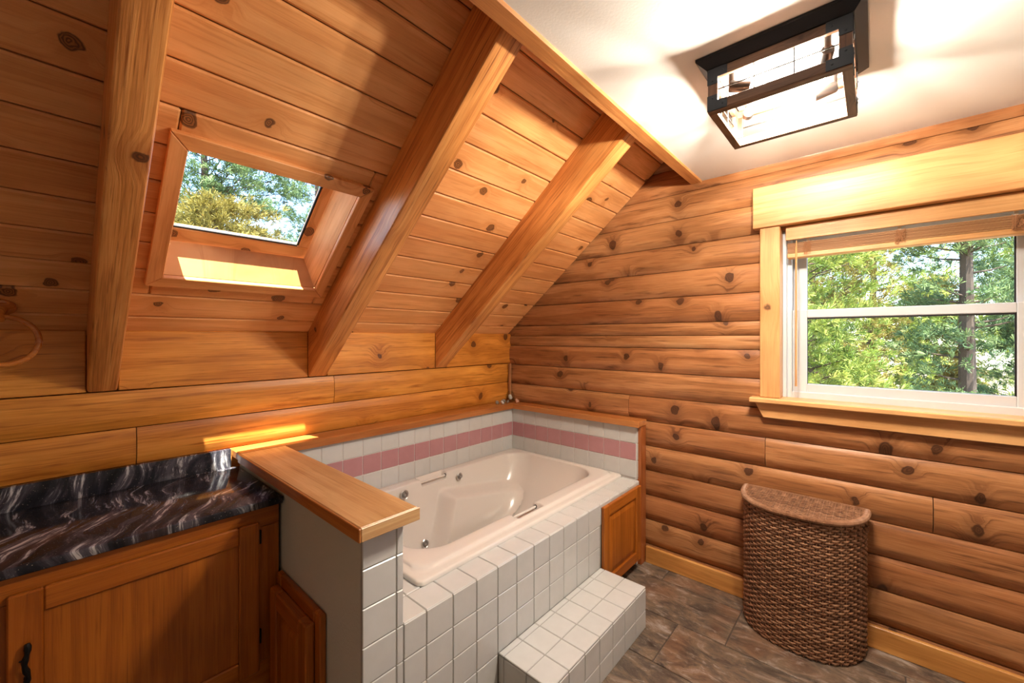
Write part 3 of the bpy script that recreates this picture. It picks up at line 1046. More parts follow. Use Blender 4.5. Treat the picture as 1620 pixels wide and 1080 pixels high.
# ------------------------------------------------------------------ raised panel doors
def panel_door(name, parent, M, w, h, thick, mat, rail=0.062, label=None, cat=None, raised=True):
    """door in local XZ, front towards local -Y, lower left corner at the origin of M"""
    def lb(nm, b, grain, par, bev=0.004):
        return wbox(nm, b, mat, par, grain, bev, M)
    t = thick
    root = bpy.data.objects.new(name, None)
    col.objects.link(root)
    place(root, M, parent)
    if label:
        tag(root, label, cat)
    lb('stile', (0, rail, -t, 0, 0, h), 'Z', root)
    lb('stile', (w - rail, w, -t, 0, 0, h), 'Z', root)
    lb('rail', (rail + 0.0005, w - rail - 0.0005, -t, 0, 0, rail), 'X', root)
    lb('rail', (rail + 0.0005, w - rail - 0.0005, -t, 0, h - rail, h), 'X', root)
    lb('panel', (rail, w - rail, -t * 0.45, -0.002, rail, h - rail), 'Z', root, 0.001)
    if raised:
        m2 = 0.030
        bm = bmesh.new()
        x0, x1, z0, z1 = rail + 0.004, w - rail - 0.004, rail + 0.004, h - rail - 0.004
        A = [bm.verts.new(M @ Vector(v)) for v in ((x0, -t * 0.45, z0), (x1, -t * 0.45, z0), (x1, -t * 0.45, z1), (x0, -t * 0.45, z1))]
        B = [bm.verts.new(M @ Vector(v)) for v in ((x0 + m2, -t * 0.85, z0 + m2), (x1 - m2, -t * 0.85, z0 + m2), (x1 - m2, -t * 0.85, z1 - m2), (x0 + m2, -t * 0.85, z1 - m2))]
        for j in range(4):
            bm.faces.new((A[j], A[(j + 1) % 4], B[(j + 1) % 4], B[j]))
        bm.faces.new(B)
        bm.faces.new(A[::-1])
        bmesh.ops.recalc_face_normals(bm, faces=bm.faces)
        c = M @ Vector((w / 2, -t * 0.5, h / 2))
        from_bm('raised_field', bm, mat, Matrix.Translation(c) @ M.to_3x3().to_4x4() @ ROT['Z'], root)
    return root


# access door at the end of the tub front
panel_door('access_door', None, Matrix.Translation((1.940, FY - 0.001, 0.068)), 0.450, 0.448, 0.020, 'cabinet_oak', 0.060,
           'square raised-panel oak access door at the end of the tub front', 'access door')
# access panel low on the half wall, facing the vanity
ML = Matrix.Translation((0.588, 1.318, 0.0)) @ Matrix(((0, 1, 0, 0), (-1, 0, 0, 0), (0, 0, 1, 0), (0, 0, 0, 1)))
acc = empty('access_panel', (0.57, 1.5, 0), 'oak access panel with framed door low on the grey half wall', 'access panel')
for b, gname in (((0.566, 0.587, 1.318, 1.362, 0.0, 0.533), 'Z'), ((0.566, 0.587, 1.650, 1.694, 0.0, 0.533), 'Z'), ((0.566, 0.587, 1.3625, 1.6495, 0.489, 0.533), 'Y'), ((0.566, 0.587, 1.3625, 1.6495, 0.0, 0.05), 'Y')):
    wbox('frame', b, 'cabinet_oak', acc, gname, 0.004)
Md = Matrix.Translation((0.5655, 1.672, 0.035)) @ Matrix(((0, 1, 0, 0), (-1, 0, 0, 0), (0, 0, 1, 0), (0, 0, 0, 1)))
panel_door('door', acc, Md, 0.318, 0.462, 0.030, 'cabinet_oak', 0.060)

# ------------------------------------------------------------------ vanity cabinet and counter
VY = 1.705
van = empty('vanity_cabinet', (-0.2, 1.98, 0), 'orange oak vanity cabinet with flat panel door', 'cabinet')
wbox('carcass', (-0.93, 0.560, VY + 0.021, 2.235, 0.105, 0.790), 'cabinet_oak', van, 'Z', 0)
wbox('toe_kick', (-0.93, 0.560, VY + 0.07, 2.235, 0.0, 0.104), 'cabinet_oak', van, 'X', 0)
for b, gname in (((-0.93, 0.578, VY, VY + 0.020, 0.715, 0.790), 'X'), ((-0.93, 0.578, VY, VY + 0.020, 0.105, 0.215), 'X'),
                 ((0.492, 0.578, VY, VY + 0.020, 0.2155, 0.7145), 'Z'), ((-0.135, -0.052, VY, VY + 0.020, 0.2155, 0.7145), 'Z'), ((-0.93, -0.85, VY, VY + 0.020, 0.2155, 0.7145), 'Z')):
    wbox('face_frame', b, 'cabinet_oak', van, gname, 0.002)
for (x0, w, handle_x) in ((-0.078, 0.585, -0.045), (-0.70, 0.585, -0.15)):
    d = panel_door('door', van, Matrix.Translation((x0, VY - 0.001, 0.196)), w, 0.545, 0.019, 'cabinet_oak', 0.064, raised=False)
    if x0 > -0.5:
        # black iron twig pull
        hx, hy = -0.044, VY - 0.030
        bm = bmesh.new()
        pts, rs = [], []
        for i in range(13):
            t = i / 12
            pts.append((hx + 0.003 * math.sin(t * 9), hy - 0.006 * math.sin(t * math.pi), 0.505 + 0.105 * t))
            rs.append(0.0062 + 0.0012 * math.sin(t * 23))
        add_tube(bm, pts, rs, 8)
        add_tube(bm, [(hx, hy, 0.52), (hx, VY - 0.019, 0.52)], 0.005, 8)
        add_tube(bm, [(hx, hy, 0.595), (hx, VY - 0.019, 0.595)], 0.005, 8)
        add_tube(bm, [(hx, hy, 0.565), (hx - 0.012, hy - 0.004, 0.572)], [0.004, 0.002], 6)
        from_bm('handle', bm, 'black_iron', Matrix.Translation((hx, hy, 0.55)), d, True)
        for hz in (0.295, 0.66):
            bm = bmesh.new()
            add_box(bm, (0.508, 0.5155, VY - 0.010, VY - 0.0005, hz, hz + 0.046))
            add_tube(bm, [(0.5105, VY - 0.012, hz), (0.5105, VY - 0.012, hz + 0.046)], 0.0042, 8)
            from_bm('hinge', bm, 'black_iron', Matrix.Translation((0.51, VY, hz)), d)
ct = empty('countertop', (-0.2, 1.96, 0.792), 'polished black granite countertop with white swirls and low backsplash', 'countertop')
bm = bmesh.new()
add_box(bm, (-0.95, 0.584, 1.678, 2.225, 0.7915, 0.8195))
bmesh.ops.bevel(bm, geom=[e for e in bm.edges], offset=0.005, segments=3, profile=0.5, affect='EDGES')
from_bm('slab', bm, 'swirl_granite', Matrix.Translation((-0.2, 1.96, 0.8)) @ Matrix.Rotation(math.radians(-18), 4, 'Z'), ct, True)
bm = bmesh.new()
add_box(bm, (-0.95, 0.552, 2.2255, 2.249, 0.7915, 0.903))
bmesh.ops.bevel(bm, geom=[e for e in bm.edges], offset=0.002, segments=2, profile=0.5, affect='EDGES')
from_bm('backsplash', bm, 'swirl_granite', Matrix.Translation((-0.4, 2.23, 0.85)) @ Matrix.Rotation(math.radians(90), 4, 'X'), ct, True)

# ------------------------------------------------------------------ wicker hamper
HX, HY0, HY1, HH = 2.486, 0.030, 0.515, 0.605
hm = empty('wicker_hamper', (2.36, 0.27, 0), 'half-round brown wicker laundry hamper with lid against the log wall', 'hamper')


def d_curve(t, grow=0.0):
    """t 0..1 round the front of the D from one back corner to the other; returns x, y, normal"""
    a = math.pi * t
    cy, ry, rx = (HY0 + HY1) / 2, (HY1 - HY0) / 2, 0.275
    e = 2 / 2.5
    f = lambda v: math.copysign(abs(v) ** e, v)
    return HX - rx * f(math.sin(a)) - grow * math.sin(a), cy + (ry + grow) * f(math.cos(a))


fine = [d_curve(i / 800) for i in range(801)]
cum = np.concatenate([[0], np.cumsum(np.hypot(np.diff([p[0] for p in fine]), np.diff([p[1] for p in fine])))])
FRONT = float(cum[-1])
BACK = HY1 - HY0
PER = FRONT + BACK
NST = 58


def perim(u):
    """closed outline by arc length; returns point and outward normal"""
    u = u % PER
    if u < FRONT:
        i = int(np.searchsorted(cum, u))
        i = min(max(i, 1), 800)
        a, b = Vector(fine[i - 1]), Vector(fine[i])
        t = (u - cum[i - 1]) / max(1e-9, cum[i] - cum[i - 1])
        p = a.lerp(b, t)
        d = (b - a).normalized()
        return p, Vector((d.y, -d.x))
    w = u - FRONT
    return Vector((HX, HY0 + w)), Vector((1, 0))


hp = Vector((2.405, HY0 + 0.0015, HH - 0.028))


def in_hole(px_, py_, pz_):
    return py_ < HY0 + 0.03 and ((px_ - hp.x) / 0.019) ** 2 + ((pz_ - hp.z) / 0.019) ** 2 < 1


cen = Vector((HX - 0.1, (HY0 + HY1) / 2))
SUB = 4
Np = NST * SUB
ring_pts = []
for i in range(Np):
    p, n = perim(PER * i / Np)
    if n.dot(p - cen) < 0:
        n = -n
    ring_pts.append((p, n))
V, Fc = [], []
ROWS = 52
for r_ in range(ROWS):
    z = 0.012 + (HH - 0.022) * r_ / (ROWS - 1)
    taper = 1.0
    th = (HH / ROWS) * 0.46
    base = len(V)
    for i, (p, n) in enumerate(ring_pts):
        ph = math.cos(math.pi * i / SUB) * (1 if r_ % 2 else -1)
        o = 0.0040 * ph
        jz = 0.0006 * math.sin(i * 1.7 + r_ * 2.3)
        for do, dzz in ((0.0022, 0.0), (0.0, th), (-0.0022, 0.0), (0.0, -th)):
            q = p + n * (o + do)
            V.append((q.x, q.y, z + dzz + jz))
    for i in range(Np):
        k2 = (i + 1) % Np
        for c_ in range(4):
            d_ = (c_ + 1) % 4
            Fc.append((base + i * 4 + c_, base + k2 * 4 + c_, base + k2 * 4 + d_, base + i * 4 + d_))
me = bpy.data.meshes.new('weave')
Fc = [f_ for f_ in Fc if not in_hole(*(sum(V[v_][ax] for v_ in f_) / 4 for ax in range(3)))]
me.from_pydata([(a - 2.36, b - 0.27, c) for a, b, c in V], [], Fc)
me.materials.append(MATS['wicker'])
o = link('weave', me, Matrix.Translation((2.36, 0.27, 0)), hm)
o['kind'] = 'stuff'
bm = bmesh.new()
for s_ in range(NST):
    p, n = ring_pts[s_ * SUB]
    add_tube(bm, [(p.x, p.y, 0.004), (p.x, p.y, HH - 0.048 if in_hole(p.x, p.y, hp.z) else HH)], 0.0026, 5)
o = from_bm('stakes', bm, 'wicker', Matrix.Translation((2.36, 0.27, 0)), hm)
o['kind'] = 'stuff'
bm = bmesh.new()
lev = [0.006, 0.2, 0.4, 0.54] + [HH - 0.050 + 0.0046 * i for i in range(11)]
rg = [[bm.verts.new((p.x - n.x * 0.007, p.y - n.y * 0.007, z)) for p, n in ring_pts] for z in lev]
for A, B in zip(rg, rg[1:]):
    for i in range(Np):
        k2 = (i + 1) % Np
        c_ = (A[i].co + A[k2].co + B[k2].co + B[i].co) / 4
        if not in_hole(c_.x, c_.y, c_.z):
            bm.faces.new((A[i], A[k2], B[k2], B[i]))
bm.faces.new(rg[0][::-1])
from_bm('lining', bm, 'wicker_dark', Matrix.Translation((2.36, 0.27, 0)), hm)
# lid: woven top, wrapped coil rim
lid = empty('lid', (2.36, 0.27, HH), None, None)
lid.parent = hm
lid.matrix_basis = WM[hm.name].inverted() @ WM['lid']


def lid_z(x, y):
    """slightly crowned lid"""
    q = ((y - 0.2725) / 0.26) ** 2
    return HH + 0.026 + 0.006 * (1 - min(1, q))


bm = bmesh.new()
rim = []
for i in range(0, Np, 1):
    p, n = ring_pts[i]
    rim.append((p.x + n.x * 0.009, p.y + n.y * 0.009, HH + 0.013))
rim.append(rim[0])
V, Fc = [], []
tw = 9
for i in range(Np * 3):
    f_ = i / 3
    i0 = int(f_) % Np
    i1 = (i0 + 1) % Np
    t = f_ - int(f_)
    p = ring_pts[i0][0].lerp(ring_pts[i1][0], t)
    n = ring_pts[i0][1].lerp(ring_pts[i1][1], t).normalized()
    r_ = 0.0125 + 0.0014 * math.cos(math.pi * i)
    for c_ in range(tw):
        a = 2 * math.pi * c_ / tw
        V.append((p.x + n.x * (0.004 + r_ * math.cos(a)) - 2.36, p.y + n.y * (0.004 + r_ * math.cos(a)) - 0.27, HH + 0.014 + r_ * math.sin(a) - HH))
NN = Np * 3
for i in range(NN):
    k2 = (i + 1) % NN
    for c_ in range(tw):
        d_ = (c_ + 1) % tw
        Fc.append((i * tw + c_, k2 * tw + c_, k2 * tw + d_, i * tw + d_))
bm.free()
me = bpy.data.meshes.new('rim')
me.from_pydata(V, [], Fc)
me.materials.append(MATS['wicker'])
link('rim', me, Matrix.Translation((2.36, 0.27, HH)), lid)


def x_front(y):
    t = min(1.0, abs((y - (HY0 + HY1) / 2) / ((HY1 - HY0) / 2)))
    return HX - 0.275 * (1 - t ** 2.5) ** (1 / 2.5)


V, Fc = [], []
yy = HY0 + 0.004
pitch = 0.0085
rr = 0
xs_all = np.arange(HX - 0.275, HX + 1e-6, 0.0055)
# strands run along Y, woven over ribs that run along X
x = HX - 0.272
while x < HX:
    ys = [y for y in np.arange(HY0 + 0.002, HY1, 0.0055) if x_front(y) < x]
    if len(ys) > 3:
        base = len(V)
        for i, y in enumerate(ys):
            ph = math.cos(math.pi * (y - HY0) / 0.022) * (1 if rr % 2 else -1)
            for do, dx in ((0.0022, 0.0), (0.0, 0.0044), (-0.0022, 0.0), (0.0, -0.0044)):
                V.append((x + dx - 2.36, y - 0.27, lid_z(x, y) - 0.008 + 0.0026 * ph + do - HH))
        for i in range(len(ys) - 1):
            for c_ in range(4):
                d_ = (c_ + 1) % 4
                Fc.append((base + i * 4 + c_, base + (i + 1) * 4 + c_, base + (i + 1) * 4 + d_, base + i * 4 + d_))
    x += 0.0100
    rr += 1
me = bpy.data.meshes.new('lid_weave')
me.from_pydata(V, [], Fc)
me.materials.append(MATS['wicker'])
o = link('lid_weave', me, Matrix.Translation((2.36, 0.27, HH)), lid)
o['kind'] = 'stuff'
bm = bmesh.new()
for i in range(1, 22):
    y = HY0 + 0.022 * i
    if y < HY1 - 0.01:
        add_tube(bm, [(x_front(y) + 0.003, y, lid_z(0, y) - 0.008), (HX, y, lid_z(0, y) - 0.008)], 0.0022, 5)
o = from_bm('lid_ribs', bm, 'wicker', Matrix.Translation((2.36, 0.27, HH)), lid)
o['kind'] = 'stuff'
bm = bmesh.new()
top = [bm.verts.new((p.x, p.y, HH + 0.012)) for p, n in ring_pts]
bm.faces.new(top)
from_bm('lid_lining', bm, 'wicker_dark', Matrix.Translation((2.36, 0.27, HH)), lid)
# dark hand hole with a wrapped edge on the end
bm = bmesh.new()
fr_ = frame_to(hp, (-0.12, -1, 0))
add_tube(bm, [fr_ @ Vector((0.020 * math.cos(a), 0.020 * math.sin(a), 0.006)) for a in (math.pi + math.pi * i / 12 for i in range(13))], 0.0045, 6)
from_bm('hand_hole_rim', bm, 'wicker', Matrix.Translation(hp), hm, True)

# ------------------------------------------------------------------ caged ceiling light
FX0, FX1, FY0, FY1, FZ0 = 1.435, 1.782, 0.045, 0.412, 2.155
FZ1 = ZC - 0.030
lt = empty('caged_ceiling_light', (1.61, 0.23, ZC), 'square caged ceiling light with brown wood frame and black corners', 'ceiling light')
bm = bmesh.new()
o_ = 0.030
lowr = [(FX0 - 0.004, FY0 - 0.004), (FX1 + 0.004, FY0 - 0.004), (FX1 + 0.004, FY1 + 0.004), (FX0 - 0.004, FY1 + 0.004)]
upr = [(FX0 - o_, FY0 - o_), (FX1 + o_, FY0 - o_), (FX1 + o_, FY1 + o_), (FX0 - o_, FY1 + o_)]
L0 = [bm.verts.new((x, y, FZ1 - 0.004)) for x, y in lowr]
L1 = [bm.verts.new((x, y, ZC - 0.010)) for x, y in upr]
L2 = [bm.verts.new((x, y, ZC - 0.0005)) for x, y in upr]
for A, B in ((L0, L1), (L1, L2)):
    for j in range(4):
        bm.faces.new((A[j], A[(j + 1) % 4], B[(j + 1) % 4], B[j]))
bm.faces.new(L0[::-1])
bm.faces.new(L2)
from_bm('canopy', bm, 'dark_bracket', Matrix.Translation((1.61, 0.23, ZC)), lt)
wbox('reflector_plate', (FX0 + 0.02, FX1 - 0.02, FY0 + 0.02, FY1 - 0.02, FZ1 - 0.008, FZ1 - 0.0045), 'fixture_plate', lt, bev=0)
BW, BT = 0.030, 0.014
ZB, ZT = FZ0 + 0.004, FZ1 - 0.005


def side_frame(axis, at, sgn, a0, a1):
    """one wooden side of the cage"""
    t0, t1 = (at, at + sgn * BT) if sgn > 0 else (at + sgn * BT, at)
    def bx(u0, u1, z0, z1):
        return (t0, t1, u0, u1, z0, z1) if axis == 'X' else (u0, u1, t0, t1, z0, z1)
    ga = 'Y' if axis == 'X' else 'X'
    wbox('frame_bar', bx(a0, a1, ZT - BW, ZT), 'weathered_brown', lt, ga, 0.0015)
    wbox('frame_bar', bx(a0, a1, ZB, ZB + BW), 'weathered_brown', lt, ga, 0.0015)
    wbox('frame_post', bx(a0, a0 + BW, ZB + BW + 0.0005, ZT - BW - 0.0005), 'weathered_brown', lt, 'Z', 0.0015)
    wbox('frame_post', bx(a1 - BW, a1, ZB + BW + 0.0005, ZT - BW - 0.0005), 'weathered_brown', lt, 'Z', 0.0015)
    # corner brackets with screw heads
    e = 0.0022
    o0, o1 = (at - e, at - 0.0001) if sgn > 0 else (at + 0.0001, at + e)
    def ob(u0, u1, z0, z1):
        return (o0, o1, u0, u1, z0, z1) if axis == 'X' else (u0, u1, o0, o1, z0, z1)
    for ua, ub, u2 in ((a0 - 0.001, a0 + BW, a0 + 0.058), (a1 - BW, a1 + 0.001, a1 - 0.058)):
        for za, zb, z2 in ((ZB, ZB + BW, ZB + 0.050), (ZT - BW, ZT, ZT - 0.050)):
            bm = bmesh.new()
            add_box(bm, ob(min(ua, u2), max(ub, u2), za, zb))
            add_box(bm, ob(ua, ub, min(za, z2) if z2 < za else zb, max(zb, z2) if z2 > zb else za))
            for su, sz in (((ua + ub) / 2, z2 + (0.01 if z2 < za else -0.01)), ((u2 + (ub if u2 > ub else ua)) / 2, (za + zb) / 2)):
                pos = (o0 if sgn > 0 else o1, su, sz) if axis == 'X' else (su, o0 if sgn > 0 else o1, sz)
                dv = (-sgn, 0, 0) if axis == 'X' else (0, -sgn, 0)
                add_lathe(bm, [(0.0032, 0), (0.0026, 0.0015), (0, 0.002)], frame_to(pos, dv), 8)
            c = ob(ua, ub, za, zb)
            from_bm('bracket', bm, 'dark_bracket', Matrix.Translation((c[0], c[2], c[4])), lt)
    # wire grid
    tm = (t0 + t1) / 2
    P_ = (lambda u, z: (tm, u, z)) if axis == 'X' else (lambda u, z: (u, tm, z))
    for f in (1 / 3, 2 / 3):
        u = a0 + BW + (a1 - a0 - 2 * BW) * f
        bm = bmesh.new()
        add_tube(bm, [P_(u, ZB + BW - 0.004), P_(u, ZT - BW + 0.004)], 0.0022, 6)
        from_bm('wire', bm, 'wire_metal', Matrix.Translation(P_(u, ZB)), lt, True)
    zc = (ZB + ZT) / 2
    bm = bmesh.new()
    add_tube(bm, [P_(a0 + BW - 0.004, zc), P_(a1 - BW + 0.004, zc)], 0.0022, 6)
    from_bm('wire', bm, 'wire_metal', Matrix.Translation(P_(a0, zc)), lt, True)


side_frame('X', FX0, 1, FY0, FY1)
side_frame('X', FX1, -1, FY0, FY1)
side_frame('Y', FY0, 1, FX0 + BT + 0.0005, FX1 - BT - 0.0005)
side_frame('Y', FY1, -1, FX0 + BT + 0.0005, FX1 - BT - 0.0005)
UW = 0.024
for b in ((FX0, FX0 + UW, FY0, FY1), (FX1 - UW, FX1, FY0, FY1), (FX0 + UW, FX1 - UW, FY0, FY0 + UW), (FX0 + UW, FX1 - UW, FY1 - UW, FY1)):
    wbox('lower_rim', (*b, FZ0, ZB - 0.0002), 'weathered_brown', lt, 'Y' if b[3] - b[2] > 0.2 else 'X', bev=0.0008)
cxl, cyl = (FX0 + FX1) / 2, (FY0 + FY1) / 2
for sx_, sy_ in ((-1, -1), (1, -1), (1, 1), (-1, 1)):
    px, py = cxl + sx_ * 0.115, cyl + sy_ * 0.125
    pz = FZ1 - 0.052
    bm = bmesh.new()
    add_tube(bm, [(px, py, FZ1 - 0.008), (px, py, pz)], 0.0105, 12)
    # sockets lie flat and point across the fixture, pinwheel fashion
    d = Vector({(-1, -1): (1, 0.25, -0.28), (1, -1): (-0.25, 1, -0.28), (1, 1): (-1, -0.25, -0.28), (-1, 1): (0.25, -1, -0.28)}[(sx_, sy_)]).normalized()
    M = frame_to(Vector((px, py, pz)) - d * 0.008, d)
    add_lathe(bm, [(0, 0), (0.016, 0), (0.018, 0.004), (0.018, 0.062), (0.014, 0.066), (0, 0.066)], M, 16)
    so = from_bm('socket', bm, 'socket_black', M, lt, True)
    M2 = M @ Matrix.Translation((0, 0, 0.066))
    bm = bmesh.new()
    add_lathe(bm, [(0.011, 0.0), (0.013, 0.008), (0.020, 0.024), (0.0225, 0.036), (0.020, 0.049), (0.012, 0.058), (0, 0.061)], M2, 20)
    from_bm('bulb', bm, 'bulb_glass', M2, so, True, 60)
    bm = bmesh.new()
    for a in range(4):
        an = math.pi / 2 * a
        add_tube(bm, [M2 @ Vector((0.006 * math.cos(an), 0.006 * math.sin(an), 0.012)), M2 @ Vector((0.009 * math.cos(an), 0.009 * math.sin(an), 0.044))], 0.0007, 5)
    from_bm('filament', bm, 'filament', M2, so)
    ld = bpy.data.lights.new('bulb_light', 'POINT')
    ld.energy = BULB_W
    ld.color = (1.0, 0.91, 0.80)
    ld.shadow_soft_size = 0.016
    lo = bpy.data.objects.new('bulb_light', ld)
    col.objects.link(lo)
    lo.location = M2 @ Vector((0, 0, 0.030))

# ------------------------------------------------------------------ wooden blind
bl = empty('window_blind', (XW + 0.02, -0.08, 1.99), 'raised wooden slat blind at the top of the window', 'window blind')
BY0, BY1 = -0.512, 0.346
wbox('valance', (XW - 0.004, XW + 0.008, BY0, BY1, 1.918, 1.990), 'blind_wood', bl, 'Y', 0.002)
wbox('head_rail', (XW + 0.012, XW + 0.058, BY0 + 0.005, BY1 - 0.005, 1.945, 1.985), 'white_vinyl', bl, 'Y', 0.002)
ns = 11
for i in range(ns):
    z = 1.852 + i * 0.0047
    wbox('slat', (XW + 0.004, XW + 0.054, BY0 + 0.006, BY1 - 0.006, z, z + 0.0030), 'blind_slat', bl, 'Y', 0.0008)
wbox('bottom_rail', (XW + 0.002, XW + 0.056, BY0 + 0.006, BY1 - 0.006, 1.826, 1.850), 'blind_wood', bl, 'Y', 0.003)
rr_ = random.Random(3)
for yc in (0.255, -0.083, -0.42):
    bm = bmesh.new()
    for s_ in range(9):                              # bunched ladder cord in front of the stack
        pts = []
        for i in range(9):
            pts.append((XW - 0.001 - rr_.random() * 0.006, yc + rr_.uniform(-0.020, 0.020), 1.846 + rr_.uniform(-0.012, 0.062)))
        add_tube(bm, pts, 0.0007, 4)
    from_bm('ladder_cord', bm, 'twine', Matrix.Translation((XW, yc, 1.87)), bl)
    wbox('lift_cord', (XW + 0.026, XW + 0.030, yc - 0.006, yc + 0.006, 1.904, 1.9445), 'cord_white', bl, 'Z', 0.0005)
bm = bmesh.new()
add_tube(bm, [(XW + 0.000, 0.300, 1.912), (XW - 0.004, 0.3005, 1.86), (XW - 0.006, 0.301, 1.170)], [0.002, 0.0042, 0.0050], 8)
from_bm('wand', bm, 'blind_wood', Matrix.Translation((XW, 0.3, 1.5)) @ ROT['Z'], bl, True)

# ------------------------------------------------------------------ towel ring
tr_ = empty('towel_ring', SL(-0.112, 0.135, 0), 'turned wood towel ring hanging from the sloped ceiling', 'towel ring')
c0 = SL(-0.113, 0.130, -0.0005)
nin = Vector((0, -ST, -CT))
M = frame_to(c0, nin)
bm = bmesh.new()
add_lathe(bm, [(0, 0), (0.036, 0), (0.037, 0.006), (0.033, 0.012), (0.020, 0.016), (0, 0.016)], M, 28)
from_bm('rosette', bm, 'ring_maple', M, tr_, True)
bm = bmesh.new()
add_lathe(bm, [(0, 0.010), (0.019, 0.012), (0.014, 0.026), (0.012, 0.040), (0.015, 0.052), (0.012, 0.060), (0, 0.062)], M, 20)
from_bm('post', bm, 'ring_maple', M, tr_, True)
pe = M @ Vector((0, 0, 0.050))
Rr = 0.079
rc = pe + Vector((0.006, 0, -Rr + 0.003))
bm = bmesh.new()
NR = 48
rings = []
for i in range(NR):
    a = 2 * math.pi * i / NR
    rad = Vector((math.cos(a), 0, math.sin(a)))
    rings.append([bm.verts.new(rc + rad * (Rr + 0.0085 * math.cos(b)) + Vector((0, 1, 0)) * 0.0085 * math.sin(b)) for b in (2 * math.pi * j / 12 for j in range(12))])
for i in range(NR):
    A, B = rings[i], rings[(i + 1) % NR]
    for j in range(12):
        bm.faces.new((A[j], A[(j + 1) % 12], B[(j + 1) % 12], B[j]))
bmesh.ops.recalc_face_normals(bm, faces=bm.faces)
from_bm('ring', bm, 'ring_maple', Matrix.Translation(rc), tr_, True)


# ------------------------------------------------------------------ shells on the corner of the ledge
def spiral_shell(name, label, loc, r, mat, turn=0.0, tilt=0.0, group=None):
    """coiled snail-type shell: a tube growing along a spiral"""
    bm = bmesh.new()
    pts, rs = [], []
    N = 44
    for i in range(N):
        t = i / (N - 1)
        a = 2.6 * 2 * math.pi * t
        q = r * (0.10 + 0.46 * t ** 1.5)
        pts.append(Vector((q * math.cos(a), q * math.sin(a), r * 0.55 * (1 - t))))
        rs.append(r * (0.12 + 0.42 * t ** 1.4))
    add_tube(bm, pts, rs, 10)
    M = Matrix.Rotation(turn, 4, 'Z') @ Matrix.Rotation(tilt, 4, 'X')
    bm.transform(M)
    zmin = min(v.co.z for v in bm.verts)
    bm.transform(Matrix.Translation(Vector(loc) - Vector((0, 0, zmin))))
    o = from_bm(name, bm, mat, Matrix.Translation(loc), None, True, 60)
    return tag(o, label, 'shell', group)


ZL = 0.9008
jx, jy = 2.440, 2.185
jar = empty('glass_jar', (jx, jy, ZL), 'small round glass jar holding a white shell in the ledge corner', 'jar')
bm = bmesh.new()
MJ = Matrix.Translation((jx, jy, ZL))
add_lathe(bm, [(0, 0.0), (0.020, 0.0), (0.030, 0.012), (0.036, 0.034), (0.036, 0.052), (0.028, 0.074), (0.020, 0.082), (0.022, 0.088), (0.0205, 0.088), (0.0185, 0.081),
               (0.0265, 0.072), (0.0345, 0.052), (0.0345, 0.034), (0.0285, 0.013), (0.019, 0.0025), (0, 0.0025)], MJ, 24)
from_bm('jar_body', bm, 'jar_glass', MJ, jar, True, 60)
spiral_shell('seashell', 'white coiled seashell inside the small glass jar', (jx, jy, ZL + 0.022), 0.026, 'shell_white', 0.6, 1.1)
GS = 'small shells beside the glass jar'
for (dx, dy, r, m, nm) in ((-0.150, 0.000, 0.020, 'shell_grey', 'grey seashell on the ledge, furthest from the glass jar'),
                           (-0.118, -0.018, 0.018, 'shell_white', 'tiny white seashell between two grey shells on the ledge'),
                           (-0.085, 0.000, 0.022, 'shell_grey', 'larger grey seashell in the middle of the ledge shells'),
                           (-0.052, -0.020, 0.016, 'shell_grey', 'small grey seashell nearest the glass jar'),
                           (0.012, -0.062, 0.022, 'shell_pink', 'pinkish tan seashell on the far side of the glass jar')):
    spiral_shell('seashell', nm, (jx + dx, jy + dy, ZL), r, m, dx * 40, 0.9, GS)

# ================================================================== OUTSIDE
gd = wbox('ground', (-45, 60, -45, 60, -1.75, -1.70), 'dry_grass', None, bev=0)
tag(gd, 'pale dry grass ground outside the window', 'ground', kind='structure')


